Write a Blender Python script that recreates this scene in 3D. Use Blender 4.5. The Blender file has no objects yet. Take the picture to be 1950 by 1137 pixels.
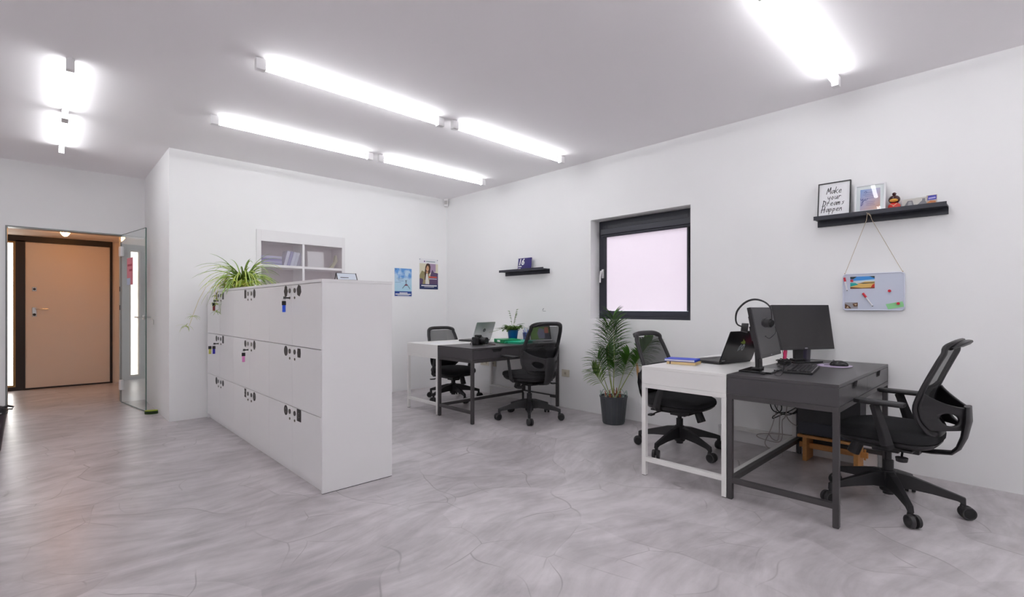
import bpy, bmesh, math, random
from mathutils import Vector, Matrix, Euler
random.seed(7)
R = math.radians
sc = bpy.context.scene
# ---------------------------------------------------------------- camera
cam_d = bpy.data.cameras.new('camera')
cam = bpy.data.objects.new('camera', cam_d)
sc.collection.objects.link(cam)
cam.location = (0, 0, 1.165)
cam.rotation_euler = (R(90), 0, -0.764137)
cam_d.sensor_width = 36
cam_d.lens = 36 * 927.9 / 1950
cam_d.shift_y = (586.55 - 568.5) / 1950
cam_d.clip_start = 0.02
sc.camera = cam
# ---------------------------------------------------------------- world, exposure
w = bpy.data.worlds.new('daylight'); sc.world = w; w.use_nodes = True
w.node_tree.nodes['Background'].inputs[0].default_value = (0.9, 0.95, 1, 1)
w.node_tree.nodes['Background'].inputs[1].default_value = 1.0
sc.view_settings.view_transform = 'Standard'
sc.view_settings.look = 'None'
sc.view_settings.gamma = 1
sc.view_settings.use_curve_mapping = False
sc.view_settings.exposure = 0.62
sc.cycles.max_bounces = 14
sc.cycles.diffuse_bounces = 9
sc.cycles.transparent_max_bounces = 12
TUBE = 13.0          # tube lamp emission
TUBE_COL = (0.965, 0.98, 1.0)
BULB = 65.0
SIDELIGHT = 4.5
BLIND_GLOW = 0.26
# ---------------------------------------------------------------- helpers
def link(o):
    sc.collection.objects.link(o); return o

def mat(name, col, rough=0.5, metal=0.0, emit=None, es=0.0, spec=None, coat=0.0, alpha=None, trans=0.0, ior=None):
    m = bpy.data.materials.new(name); m.use_nodes = True
    b = m.node_tree.nodes['Principled BSDF']
    b.inputs['Base Color'].default_value = (*col, 1)
    b.inputs['Roughness'].default_value = rough
    b.inputs['Metallic'].default_value = metal
    if emit: b.inputs['Emission Color'].default_value = (*emit, 1); b.inputs['Emission Strength'].default_value = es
    if spec is not None: b.inputs['Specular IOR Level'].default_value = spec
    if coat: b.inputs['Coat Weight'].default_value = coat
    if trans: b.inputs['Transmission Weight'].default_value = trans
    if ior: b.inputs['IOR'].default_value = ior
    return m

def noisy(m, scale, amount, bump=0.0, detail=4, stretch=(1, 1, 1), dist=0.002):
    """procedural variation of base colour and a little bump"""
    nt = m.node_tree; b = nt.nodes['Principled BSDF']
    tc = nt.nodes.new('ShaderNodeTexCoord'); mp = nt.nodes.new('ShaderNodeMapping')
    mp.inputs['Scale'].default_value = stretch
    n = nt.nodes.new('ShaderNodeTexNoise'); n.inputs['Scale'].default_value = scale; n.inputs['Detail'].default_value = detail
    nt.links.new(tc.outputs['Object'], mp.inputs[0]); nt.links.new(mp.outputs[0], n.inputs['Vector'])
    c = b.inputs['Base Color'].default_value[:3]
    mr = nt.nodes.new('ShaderNodeMix'); mr.data_type = 'RGBA'
    mr.inputs[6].default_value = (*[x * (1 - amount) for x in c], 1)
    mr.inputs[7].default_value = (*[min(1, x * (1 + amount)) for x in c], 1)
    nt.links.new(n.outputs['Fac'], mr.inputs[0]); nt.links.new(mr.outputs[2], b.inputs['Base Color'])
    if bump:
        bp = nt.nodes.new('ShaderNodeBump'); bp.inputs['Strength'].default_value = bump; bp.inputs['Distance'].default_value = dist
        nt.links.new(n.outputs['Fac'], bp.inputs['Height']); nt.links.new(bp.outputs[0], b.inputs['Normal'])
    return m

def crm(P, k=4, closed=False):
    """Catmull-Rom smoothing of a path"""
    P = [Vector(p) for p in P]; n = len(P); out = []
    for i in range(n if closed else n-1):
        g = (lambda j: P[j % n]) if closed else (lambda j: P[max(0, min(n-1, j))])
        p0, p1, p2, p3 = g(i-1), g(i), g(i+1), g(i+2)
        for j in range(k):
            s = j/k; out.append(.5*((2*p1) + (p2-p0)*s + (2*p0-5*p1+4*p2-p3)*s*s + (3*p1-p0-3*p2+p3)*s**3))
    if not closed: out.append(P[-1])
    return out

class MB:
    """collects geometry, then links it as one mesh object"""
    def __init__(s): s.bm = bmesh.new(); s.mi = 0; s.M = Matrix.Identity(4)
    def f(s, vs):
        try: fc = s.bm.faces.new(vs); fc.material_index = s.mi; return fc
        except ValueError: return None
    def v(s, p): return s.bm.verts.new(s.M @ Vector(p))
    def box(s, x0, x1, y0, y1, z0, z1, rot=None, piv=None):
        M = Matrix.Identity(4)
        if rot: 
            pv = Vector(piv if piv else ((x0+x1)/2, (y0+y1)/2, (z0+z1)/2))
            M = Matrix.Translation(pv) @ Euler(rot).to_matrix().to_4x4() @ Matrix.Translation(-pv)
        vs = [s.v(M @ Vector((x, y, z))) for z in (z0, z1) for x, y in ((x0, y0), (x1, y0), (x1, y1), (x0, y1))]
        for q in ((0, 3, 2, 1), (4, 5, 6, 7), (0, 1, 5, 4), (1, 2, 6, 5), (2, 3, 7, 6), (3, 0, 4, 7)): s.f([vs[i] for i in q])
        return s
    def tube(s, pts, r, n=8, closed=False, flat=1.0, up=None, caps=True):
        """sweep a circle (or an ellipse: flat = thickness ratio across 'up') along points"""
        P = [Vector(p) for p in pts]; N = len(P)
        rr = r if isinstance(r, (list, tuple)) else [r] * N
        rings = []; prev = None
        for i in range(N):
            if closed: t = P[(i+1) % N] - P[i-1]
            else: t = P[min(i+1, N-1)] - P[max(i-1, 0)]
            if t.length < 1e-9: t = Vector((0, 0, 1))
            t.normalize()
            a = Vector(up) if up else (prev if prev is not None else (Vector((0, 0, 1)) if abs(t.z) < .9 else Vector((0, 1, 0))))
            a = a - t * a.dot(t)
            if a.length < 1e-6: a = t.orthogonal()
            a.normalize(); prev = a; b = t.cross(a)
            rings.append([s.v(P[i] + a * (math.cos(k*2*math.pi/n) * rr[i] * flat) + b * (math.sin(k*2*math.pi/n) * rr[i])) for k in range(n)])
        for i in range(N if closed else N-1):
            A, B = rings[i], rings[(i+1) % N]
            for k in range(n): s.f([A[k], A[(k+1) % n], B[(k+1) % n], B[k]])
        if not closed and caps: s.f(rings[0][::-1]); s.f(rings[-1])
        return s
    def cyl(s, p0, p1, r0, r1=None, n=20):
        return s.tube([p0, p1], [r0, r1 if r1 is not None else r0], n)
    def lathe(s, prof, n=28, c=(0, 0, 0), caps=True):
        rings = [[s.v((c[0] + r*math.cos(k*2*math.pi/n), c[1] + r*math.sin(k*2*math.pi/n), c[2] + z)) for k in range(n)] for r, z in prof]
        for A, B in zip(rings, rings[1:]):
            for k in range(n): s.f([A[k], A[(k+1) % n], B[(k+1) % n], B[k]])
        if caps: s.f(rings[0][::-1]); s.f(rings[-1])
        return s
    def prism(s, poly, t, y0=0.0):
        """2-D outline in x,z extruded along y by t"""
        a = [s.v((x, y0, z)) for x, z in poly]; b = [s.v((x, y0 + t, z)) for x, z in poly]; n = len(poly)
        s.f(a); s.f(b[::-1])
        for i in range(n): s.f([a[i], b[i], b[(i+1) % n], a[(i+1) % n]])
        return s
    def slab(s, poly, z0, z1):
        a = [s.v((x, y, z0)) for x, y in poly]; b = [s.v((x, y, z1)) for x, y in poly]; n = len(poly)
        s.f(a[::-1]); s.f(b)
        for i in range(n): s.f([a[i], a[(i+1) % n], b[(i+1) % n], b[i]])
        return s
    def ell(s, c, rx, ry, rz, n=16, m=10):
        rings = []
        for j in range(1, m):
            ph = math.pi * j / m
            rings.append([s.v((c[0] + rx*math.sin(ph)*math.cos(k*2*math.pi/n), c[1] + ry*math.sin(ph)*math.sin(k*2*math.pi/n), c[2] - rz*math.cos(ph))) for k in range(n)])
        b = s.v((c[0], c[1], c[2]-rz)); t = s.v((c[0], c[1], c[2]+rz))
        for k in range(n): s.f([b, rings[0][(k+1) % n], rings[0][k]]); s.f([t, rings[-1][k], rings[-1][(k+1) % n]])
        for A, B in zip(rings, rings[1:]):
            for k in range(n): s.f([A[k], A[(k+1) % n], B[(k+1) % n], B[k]])
        return s
    def ribbon(s, pts, wd, y=0.0):
        """pen stroke in the x,z plane, lying on y"""
        for (x0, z0), (x1, z1) in zip(pts, pts[1:]):
            d = Vector((x1-x0, z1-z0)); L = d.length
            if L < 1e-7: continue
            d /= L; n = Vector((-d.y, d.x)) * wd/2; e = d * wd*.3
            s.f([s.v((x0-e.x-n.x, y, z0-e.y-n.y)), s.v((x1+e.x-n.x, y, z1+e.y-n.y)), s.v((x1+e.x+n.x, y, z1+e.y+n.y)), s.v((x0-e.x+n.x, y, z0-e.y+n.y))])
        return s
    def quad(s, x0, x1, z0, z1, y=0.0):
        s.f([s.v((x0, y, z0)), s.v((x1, y, z0)), s.v((x1, y, z1)), s.v((x0, y, z1))]); return s
    def poly(s, pts, y=0.0):
        s.f([s.v((x, y, z)) for x, z in pts]); return s
    def build(s, name, mats, parent=None, bevel=0, smooth=False, sub=0, loc=None, rot=None, fix=True, seg=2):
        if fix: bmesh.ops.recalc_face_normals(s.bm, faces=s.bm.faces)
        me = bpy.data.meshes.new(name); s.bm.to_mesh(me); s.bm.free()
        for m in (mats if isinstance(mats, (list, tuple)) else [mats]): me.materials.append(m)
        o = link(bpy.data.objects.new(name, me))
        if smooth:
            for p in me.polygons: p.use_smooth = True
        if bevel:
            md = o.modifiers.new('bevel', 'BEVEL'); md.width = bevel; md.segments = seg; md.limit_method = 'ANGLE'; md.angle_limit = R(40)
        if sub:
            md = o.modifiers.new('subdivision', 'SUBSURF'); md.levels = sub; md.render_levels = sub
        if smooth and not sub: 
            for e in me.edges: pass
            me.set_sharp_from_angle(angle=R(42)) if hasattr(me, 'set_sharp_from_angle') else None
        if parent: o.parent = parent
        if loc: o.location = loc
        if rot: o.rotation_euler = rot
        return o

def tag(o, label, cat, group=None):
    o['label'] = label; o['category'] = cat
    if group: o['group'] = group
    return o
def thing(name, label, cat, loc=(0, 0, 0), rz=0, group=None):
    o = link(bpy.data.objects.new(name, None)); o.location = loc; o.rotation_euler = (0, 0, rz); o.empty_display_size = .1
    return tag(o, label, cat, group)
def struct(o): o['kind'] = 'structure'; return o
def copy_tree(root, label, loc, rz):
    def cp(o, parent):
        c = o.copy(); sc.collection.objects.link(c)
        if parent: c.parent = parent
        for ch in [x for x in allobjs if x.parent == o]: cp(ch, c)
        return c
    allobjs = list(sc.collection.objects)
    r = cp(root, None); r['label'] = label; r.location = loc; r.rotation_euler = (0, 0, rz)
    return r
def kids(o): return [x for x in sc.collection.objects if x.parent == o]

def text_part(txt, name, size, m, parent, loc, rot=(R(90), 0, 0), shear=0.0, ext=0.0004, label=None, bold=0.0):
    cu = bpy.data.curves.new(name, 'FONT'); cu.body = txt; cu.size = size; cu.shear = shear; cu.extrude = ext; cu.offset = bold
    cu.align_x = 'LEFT'; t = bpy.data.objects.new('tmp', cu); sc.collection.objects.link(t)
    dg = bpy.context.evaluated_depsgraph_get(); dg.update()
    me = bpy.data.meshes.new_from_object(t.evaluated_get(dg)); sc.collection.objects.unlink(t); bpy.data.objects.remove(t)
    me.materials.clear(); me.materials.append(m)
    o = link(bpy.data.objects.new(name, me)); o.parent = parent; o.location = loc; o.rotation_euler = rot
    if label: o['label'] = label
    return o
# ---------------------------------------------------------------- materials
M = {}
M['wall'] = noisy(mat('wall_paint', (.89, .89, .89), .75), 3, .012, .04)
M['ceil'] = noisy(mat('ceiling_paint', (.90, .875, .89), .85), 2, .01)
M['vest'] = noisy(mat('vestibule_paint', (.82, .72, .62), .7), 3, .015)
M['white'] = mat('white_laminate', (.80, .79, .795), .38)
M['whitedesk'] = mat('white_lacquer', (.80, .79, .77), .32)
M['dark'] = noisy(mat('anthracite_lacquer', (.062, .058, .062), .34), 30, .04)
M['darkmetal'] = mat('anthracite_steel', (.055, .05, .052), .4)
M['black'] = mat('black_plastic', (.016, .015, .017), .45)
M['blackg'] = mat('black_gloss_plastic', (.012, .012, .013), .2)
M['fabric'] = noisy(mat('black_fabric', (.011, .011, .013), .9), 300, .3, .3)
M['rubber'] = mat('caster_rubber', (.03, .028, .03), .55)
M['chrome'] = mat('brushed_steel', (.55, .55, .55), .3, 1.0)
M['alu'] = mat('silver_aluminium', (.62, .63, .64), .38, .85)
M['screen'] = mat('matte_screen', (.016, .014, .015), .35)
M['bezel'] = mat('monitor_bezel', (.022, .02, .022), .4)
M['darkwin'] = mat('dark_window_frame', (.030, .032, .045), .4)
M['paper'] = mat('white_paper', (.82, .82, .84), .7)
M['soil'] = noisy(mat('potting_soil', (.05, .03, .02), .95), 60, .5, .5)
M['wood'] = noisy(mat('pine_wood', (.52, .24, .07), .5), 8, .2, .05, stretch=(1, 8, 8))
M['beige'] = noisy(mat('beige_door_paint', (.80, .70, .62), .45), 4, .01)
M['doorframe'] = mat('dark_door_frame', (.018, .012, .014), .45)
M['trimgrey'] = mat('grey_trim', (.25, .27, .27), .4, .3)
M['navy'] = mat('navy_print', (.015, .03, .12), .5)
M['ink'] = mat('black_ink', (.02, .02, .022), .6)

def emis(name, col, st):
    m = bpy.data.materials.new(name); m.use_nodes = True; nt = m.node_tree
    nt.nodes.remove(nt.nodes['Principled BSDF'])
    e = nt.nodes.new('ShaderNodeEmission'); e.inputs[0].default_value = (*col, 1); e.inputs[1].default_value = st
    nt.links.new(e.outputs[0], nt.nodes['Material Output'].inputs[0]); return m
M['tube'] = emis('lit_tube', TUBE_COL, TUBE)
M['bulb'] = emis('warm_bulb', (1, .44, .13), BULB)
M['daypane'] = emis('daylit_frosted_pane', (1, .99, .95), SIDELIGHT)

def mixtrans(name, col, fac, rough=.8):
    m = bpy.data.materials.new(name); m.use_nodes = True; nt = m.node_tree
    b = nt.nodes['Principled BSDF']; b.inputs['Base Color'].default_value = (*col, 1); b.inputs['Roughness'].default_value = rough
    t = nt.nodes.new('ShaderNodeBsdfTransparent'); mx = nt.nodes.new('ShaderNodeMixShader'); mx.inputs[0].default_value = fac
    nt.links.new(t.outputs[0], mx.inputs[1]); nt.links.new(b.outputs[0], mx.inputs[2])
    nt.links.new(mx.outputs[0], nt.nodes['Material Output'].inputs[0]); return m
M['mesh'] = mixtrans('chair_mesh', (.02, .02, .022), .72)
M['frost'] = mixtrans('frosted_door_film', (.55, .50, .53), .34, .45)
M['wiremesh'] = mixtrans('blue_wire_mesh', (.05, .10, .42), .6)
M['clearcup'] = mixtrans('smoky_plastic', (.12, .11, .16), .7, .3)

def glassmat():
    m = bpy.data.materials.new('clear_glass'); m.use_nodes = True; nt = m.node_tree
    nt.nodes.remove(nt.nodes['Principled BSDF'])
    t = nt.nodes.new('ShaderNodeBsdfTransparent'); t.inputs[0].default_value = (.95, .97, .965, 1)
    g = nt.nodes.new('ShaderNodeBsdfGlossy'); g.inputs['Roughness'].default_value = 0.0
    fr = nt.nodes.new('ShaderNodeFresnel'); fr.inputs[0].default_value = 1.5
    mx = nt.nodes.new('ShaderNodeMixShader')
    ge = nt.nodes.new('ShaderNodeNewGeometry'); sb = nt.nodes.new('ShaderNodeMath'); sb.operation = 'SUBTRACT'; sb.inputs[0].default_value = 1.0; nt.links.new(ge.outputs['Backfacing'], sb.inputs[1])
    mu = nt.nodes.new('ShaderNodeMath'); mu.operation = 'MULTIPLY'; nt.links.new(fr.outputs[0], mu.inputs[0]); nt.links.new(sb.outputs[0], mu.inputs[1])
    nt.links.new(mu.outputs[0], mx.inputs[0]); nt.links.new(t.outputs[0], mx.inputs[1]); nt.links.new(g.outputs[0], mx.inputs[2])
    nt.links.new(mx.outputs[0], nt.nodes['Material Output'].inputs[0]); return m
M['glass'] = glassmat()

def floormat():
    m = mat('polished_microcement', (.42, .38, .39), .3); nt = m.node_tree; b = nt.nodes['Principled BSDF']
    N = nt.nodes.new; L = nt.links.new
    tc = N('ShaderNodeTexCoord')
    def noise(scale, detail, rough=.5, vec=None, dist=0):
        n = N('ShaderNodeTexNoise'); n.inputs['Scale'].default_value = scale; n.inputs['Detail'].default_value = detail
        n.inputs['Roughness'].default_value = rough; n.inputs['Distortion'].default_value = dist
        L(vec or tc.outputs['Object'], n.inputs['Vector']); return n
    n1 = noise(.9, 4, .55, dist=.4); n2 = noise(4.5, 5, .6, dist=.6)
    # broad trowel smears: stretched noise whose heading wanders
    wn_ = noise(.7, 1); wv = N('ShaderNodeVectorMath'); wv.operation = 'MULTIPLY_ADD'
    L(wn_.outputs['Color'], wv.inputs[0]); wv.inputs[1].default_value = (.9, .9, 0); L(tc.outputs['Object'], wv.inputs[2])
    def smear(rot, sx, sc_=3.0):
        mp = N('ShaderNodeMapping'); mp.inputs['Rotation'].default_value = (0, 0, R(rot)); mp.inputs['Scale'].default_value = sx
        L(wv.outputs[0], mp.inputs[0]); return noise(sc_, 5, .6, mp.outputs[0], .3)
    s1 = smear(30, (1, 4.0, 1)); s2 = smear(-55, (1, 3.0, 1))
    # thin curved trowel edges: slightly bent cell borders, kept only in places
    dn = noise(1.6, 1); va = N('ShaderNodeVectorMath'); va.operation = 'MULTIPLY_ADD'
    L(dn.outputs['Color'], va.inputs[0]); va.inputs[1].default_value = (.55, .55, 0); L(tc.outputs['Object'], va.inputs[2])
    def cracks(scale, width, mscale, lo, hi):
        vo = N('ShaderNodeTexVoronoi'); vo.voronoi_dimensions = '2D'; vo.feature = 'DISTANCE_TO_EDGE'; vo.inputs['Scale'].default_value = scale; L(va.outputs[0], vo.inputs['Vector'])
        r = N('ShaderNodeMapRange'); r.inputs['From Min'].default_value = 0; r.inputs['From Max'].default_value = width
        r.inputs['To Min'].default_value = 1; r.inputs['To Max'].default_value = 0; L(vo.outputs['Distance'], r.inputs[0])
        k = noise(mscale, 2); kr = N('ShaderNodeMapRange'); kr.inputs['From Min'].default_value = lo; kr.inputs['From Max'].default_value = hi; L(k.outputs['Fac'], kr.inputs[0])
        mu = N('ShaderNodeMath'); mu.operation = 'MULTIPLY'; L(r.outputs[0], mu.inputs[0]); L(kr.outputs[0], mu.inputs[1]); return mu
    c1 = cracks(1.7, .011, 1.7, .47, .60); c2 = cracks(2.9, .014, 2.3, .51, .63)
    mxc = N('ShaderNodeMath'); mxc.operation = 'MAXIMUM'; L(c1.outputs[0], mxc.inputs[0]); L(c2.outputs[0], mxc.inputs[1])
    def mixf(a, bb, f):
        x = N('ShaderNodeMix'); x.data_type = 'FLOAT'; x.inputs[0].default_value = f; L(a, x.inputs[2]); L(bb, x.inputs[3]); return x.outputs[0]
    a = mixf(n1.outputs['Fac'], n2.outputs['Fac'], .4); c = mixf(s1.outputs['Fac'], s2.outputs['Fac'], .5); t0_ = mixf(a, c, .5)
    vc = N('ShaderNodeTexVoronoi'); vc.voronoi_dimensions = '2D'; vc.inputs['Scale'].default_value = 1.7; L(va.outputs[0], vc.inputs['Vector'])
    sx_ = N('ShaderNodeSeparateColor'); L(vc.outputs['Color'], sx_.inputs[0]); t = mixf(t0_, sx_.outputs[0], .07)
    cr = N('ShaderNodeValToRGB'); cr.color_ramp.elements[0].position = .40; cr.color_ramp.elements[0].color = (.355, .33, .34, 1)
    cr.color_ramp.elements[1].position = .59; cr.color_ramp.elements[1].color = (.63, .59, .608, 1); L(t, cr.inputs[0])
    mx = N('ShaderNodeMix'); mx.data_type = 'RGBA'; L(cr.outputs[0], mx.inputs[6]); mx.inputs[7].default_value = (.27, .245, .25, 1)
    mm = N('ShaderNodeMath'); mm.operation = 'MULTIPLY'; mm.inputs[1].default_value = .85; L(mxc.outputs[0], mm.inputs[0]); L(mm.outputs[0], mx.inputs[0])
    L(mx.outputs[2], b.inputs['Base Color'])
    b.inputs['Roughness'].default_value = .30
    bp = N('ShaderNodeBump'); bp.inputs['Strength'].default_value = .04; bp.inputs['Distance'].default_value = .002; L(a, bp.inputs['Height']); L(bp.outputs[0], b.inputs['Normal'])
    return m
M['floor'] = floormat()
# ---------------------------------------------------------------- room shell
XR, YB, ZC, XA, YF = 4.40, 6.018, 2.8034, .915, 7.71
XL, YS = -2.6, -2.6
b = MB(); b.box(XL-.1, XR+.3, YS-.1, 10.0, -.1, 0); struct(b.build('floor', M['floor']))
b = MB(); b.box(XL-.1, XR+.1, YS-.1, YF+.14, ZC, ZC+.1); struct(b.build('ceiling', M['ceil']))
WY0, WY1, WZ0, WZ1 = 2.156, 3.321, 1.044, 2.143
b = MB()
b.box(XR, XR+.26, YS-.1, WY0, 0, ZC); b.box(XR, XR+.26, WY1, YB+.1, 0, ZC); b.box(XR, XR+.26, WY0, WY1, 0, WZ0); b.box(XR, XR+.26, WY0, WY1, WZ1, ZC)
struct(b.build('wall_right', M['wall']))
NX0, NX1, NZ0, NZ1 = 1.76, 2.77, .12, 2.05       # niche that holds the bookcase
b = MB()
b.box(XA, NX0, YB, YB+.1, 0, ZC); b.box(NX1, XR, YB, YB+.1, 0, ZC); b.box(NX0, NX1, YB, YB+.1, 0, NZ0); b.box(NX0, NX1, YB, YB+.1, NZ1, ZC)
struct(b.build('wall_back', M['wall']))
b = MB(); b.box(XA, XA+.1, YB+.1, YF, 0, ZC); struct(b.build('wall_alcove', M['wall']))
OX0, OX1, OZ = -.315, .688, 2.075
b = MB()
b.box(XL-.1, OX0, YF, YF+.14, 0, ZC); b.box(OX1, XA+.1, YF, YF+.14, 0, ZC); b.box(OX0, OX1, YF, YF+.14, OZ, ZC)
struct(b.build('wall_far', M['wall']))
b = MB(); b.box(XL-.1, XL, YS, YF, 0, ZC); struct(b.build('wall_left', M['wall']))
b = MB(); b.box(XL, XR, YS-.1, YS, 0, ZC); struct(b.build('wall_near', M['wall']))
# trim round the glass-door opening
b = MB(); b.box(OX0, OX0+.014, YF-.006, YF+.14, 0, OZ-.014); b.box(OX0, OX1, YF-.006, YF+.14, OZ-.014, OZ); b.box(OX1-.014, OX1, YF+.01, YF+.14, 0, OZ-.014)
struct(b.build('trim_1', M['trimgrey']))
# vestibule
VY0, VY1, VZ, VX0, VX1 = YF+.14, 9.8, 2.19, -1.15, .865
b = MB(); b.box(VX0-.1, VX1+.1, VY0, VY1+.1, VZ, VZ+.08); struct(b.build('ceiling_vestibule', M['vest']))
b = MB(); b.box(VX1, VX1+.1, VY0, VY1, 0, VZ); struct(b.build('wall_vestibule_right', M['vest']))
b = MB(); b.box(VX0-.1, VX0, VY0, VY1, 0, VZ); struct(b.build('wall_vestibule_left', M['vest']))
b = MB(); b.box(.758, VX1+.1, VY1, VY1+.1, 0, VZ); b.box(VX0, -.62, VY1, VY1+.1, 0, VZ); struct(b.build('wall_front', M['vest']))
# front door with side light (door_1), all on y = 9.8
dr = struct(link(bpy.data.objects.new('door_1', None))); dr.location = (0, 9.8, 0)
b = MB()
b.box(-.298, -.203, -.03, .06, 0, 2.12); b.box(.728, .758, -.03, .06, 0, 2.12); b.box(-.62, .758, -.03, .06, 2.105, 2.19); b.box(-.203, .728, -.02, .06, 0, .018)
b.box(-.62, -.455, -.03, .06, 0, 2.12); b.box(-.455, -.298, -.03, .06, 0, .05)
b.build('door_frame', M['doorframe'], dr)
b = MB(); b.box(-.203, .728, -.012, .05, .02, 2.105); b.build('door_leaf', M['beige'], dr, bevel=.003)
b = MB()
for x0, x1, z0, z1 in ((-.325, -.298, .05, 2.105), (-.455, -.435, .05, 2.105), (-.435, -.325, .05, .075), (-.435, -.325, 2.08, 2.105)): b.box(x0, x1, -.01, .04, z0, z1)
b.build('glazing_bead', noisy(mat('oak_bead', (.45, .30, .12), .5), 10, .2), dr)
b = MB(); b.box(-.435, -.325, .02, .03, .075, 2.08); b.build('side_pane', M['daypane'], dr)
b = MB(); b.box(-.135, -.085, -.02, -.012, 1.405, 1.465); b.box(-.135, -.085, -.02, -.012, 1.04, 1.175)
o = b.build('lock_plate', M['chrome'], dr, bevel=.004)
b = MB(); b.cyl((-.11, -.02, 1.435), (-.11, -.03, 1.435), .016); b.cyl((-.11, -.02, 1.07), (-.11, -.03, 1.07), .018); b.build('lock_cylinder', M['black'], dr, smooth=True)
b = MB(); b.cyl((-.10, -.02, 1.15), (-.10, -.06, 1.15), .008); b.tube([(-.10, -.06, 1.15), (-.05, -.062, 1.152), (.035, -.055, 1.15)], .008); b.build('door_handle', M['chrome'], dr, smooth=True)
# warm ceiling lamp in the vestibule
t = thing('ceiling_lamp', 'small glowing warm dome lamp on the vestibule ceiling in front of the front door', 'lamp', (.195, 8.85, VZ))
b = MB(); b.lathe([(.056, -.012), (.056, 0)], 24); b.build('lamp_base', M['white'], t, smooth=True)
b = MB(); b.lathe([(.010, -.066), (.024, -.058), (.040, -.036), (.049, -.018), (.050, -.012)], 24); b.build('glass_shade', M['bulb'], t, smooth=True)
# glass door, swung open into the office
GD = Vector((.134, -.895, 0)); gl = .905
t = thing('glass_door', 'frameless clear glass door standing open beside the vestibule opening', 'door', (.680, 7.652, 0), math.atan2(GD.y, GD.x))
b = MB(); b.box(0, gl, -.005, .005, .012, 2.06); b.build('glass_panel', M['glass'], t)
b = MB(); b.box(gl, gl+.004, -.0052, .0052, .012, 2.06); b.box(0, gl, -.005, .005, .006, .012); b.box(0, gl, -.005, .005, 2.06, 2.064)
b.build('glass_edge', mat('green_glass_edge', (.10, .17, .155), .25), t)
for z in (.22, 1.86):
    b = MB(); b.box(-.03, .045, -.022, .022, z-.06, z+.06); b.build('hinge', M['white'], t, bevel=.004)
for s_ in (1, -1):
    b = MB(); b.cyl((gl-.05, 0, 1.06), (gl-.05, s_*.014, 1.06), .026, n=20); b.cyl((gl-.05, s_*.01, 1.06), (gl-.05, s_*.055, 1.06), .008)
    b.tube([(gl-.05, s_*.055, 1.06), (gl-.10, s_*.058, 1.06), (gl-.175, s_*.056, 1.062)], .008, 10)
    b.build('door_handle', M['chrome'], t, smooth=True)
b = MB(); b.tube([(gl-.05, .05, 1.04), (gl-.05, .075, 1.038), (gl-.05, .085, 1.03)], .003, 6); b.box(gl-.058, gl-.042, .083, .087, .975, 1.03)
b.build('key', M['chrome'], t)
b = MB()
pk = [mat('pink_sticker', (.75, .22, .30), .6), mat('dark_pink_print', (.45, .03, .08), .6), mat('pale_blue_print', (.5, .6, .8), .6)]
b.mi = 0; b.quad(.24, .46, 1.44, 1.76, -.0062); b.mi = 1; b.quad(.27, .43, 1.66, 1.685, -.0068); b.quad(.33, .44, 1.60, 1.625, -.0068); b.mi = 2; b.quad(.24, .37, 1.44, 1.52, -.0068)
b.build('sticker', pk, t, fix=False)['label'] = 'pink notice sticker'
# strike plates on the opening's right jamb
for z in (1.17, 1.40):
    b = MB(); b.box(OX1-.02, OX1-.012, YF+.03, YF+.06, z-.03, z+.03); 
    tag(b.build('door_stop_bumper', M['black']), 'small black %s catch on the right jamb of the glass door opening' % ('lower' if z < 1.3 else 'upper'), 'bumper', 'black catches on the door jamb')
# door stop on the floor
b = MB(); b.mi = 0
pts = [(.062*math.cos(a*math.pi/12), .036*math.sin(a*math.pi/12)) for a in range(24)]
b.slab(pts, 0, .012); b.mi = 1; b.slab([(x*1.02, y*1.02) for x, y in pts], .012, .022); b.mi = 0; b.slab(pts, .022, .034); b.mi = 2; b.slab([(x*.98, y*.98) for x, y in pts], .034, .040)
o = b.build('door_wedge', [mat('dark_green_foam', (.03, .07, .01), .8), mat('black_foam', (.01, .015, .01), .8), mat('lime_foam', (.35, .42, .04), .7)], bevel=.002)
tag(o, 'lime green striped foam door stop on the floor beside the glass door', 'door stop'); o.location = (.845, 6.62, 0); o.rotation_euler = (0, 0, -.45)
# ---------------------------------------------------------------- window with its roller blind
wn = struct(link(bpy.data.objects.new('window_1', None))); wn.location = (4.56, (WY0+WY1)/2, 0); wn.rotation_euler = (0, 0, R(-90))
hw = (WY1-WY0)/2
b = MB()
b.box(-hw, -hw+.115, 0, .07, WZ0, WZ1); b.box(hw-.095, hw, 0, .07, WZ0, WZ1); b.box(-hw+.115, hw-.095, 0, .07, WZ0, WZ0+.088); b.box(-hw+.115, hw-.095, 0, .07, WZ1-.12, WZ1)
b.box(-hw+.06, -hw+.115, -.012, .0, WZ0+.035, WZ1-.05); b.box(hw-.095, hw-.045, -.012, .0, WZ0+.035, WZ1-.05); b.box(-hw+.115, hw-.095, -.012, 0, WZ0+.035, WZ0+.088); b.box(-hw+.115, hw-.095, -.012, 0, WZ1-.12, WZ1-.05)
b.build('window_frame', M['darkwin'], wn, bevel=.003)
b = MB(); b.box(-hw+.115, hw-.095, .03, .036, WZ0+.088, WZ1-.12); b.build('glass_pane', M['glass'], wn)
b = MB(); b.box(-hw+.052, -hw+.078, -.026, -.012, 1.50, 1.60); b.cyl((-hw+.065, -.026, 1.575), (-hw+.065, -.055, 1.575), .009); b.tube([(-hw+.065, -.055, 1.58), (-hw+.055, -.058, 1.52), (-hw+.052, -.056, 1.45)], [.011, .010, .009], 10)
b.build('window_handle', M['white'], wn, smooth=True)
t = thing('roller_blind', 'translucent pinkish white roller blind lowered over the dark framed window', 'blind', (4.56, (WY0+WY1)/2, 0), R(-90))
bm_ = mat('blind_fabric', (.80, .72, .80), .9, emit=(.98, .86, 1.0), es=BLIND_GLOW)  # daylight behind the blind is put in as emission of the fabric
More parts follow.
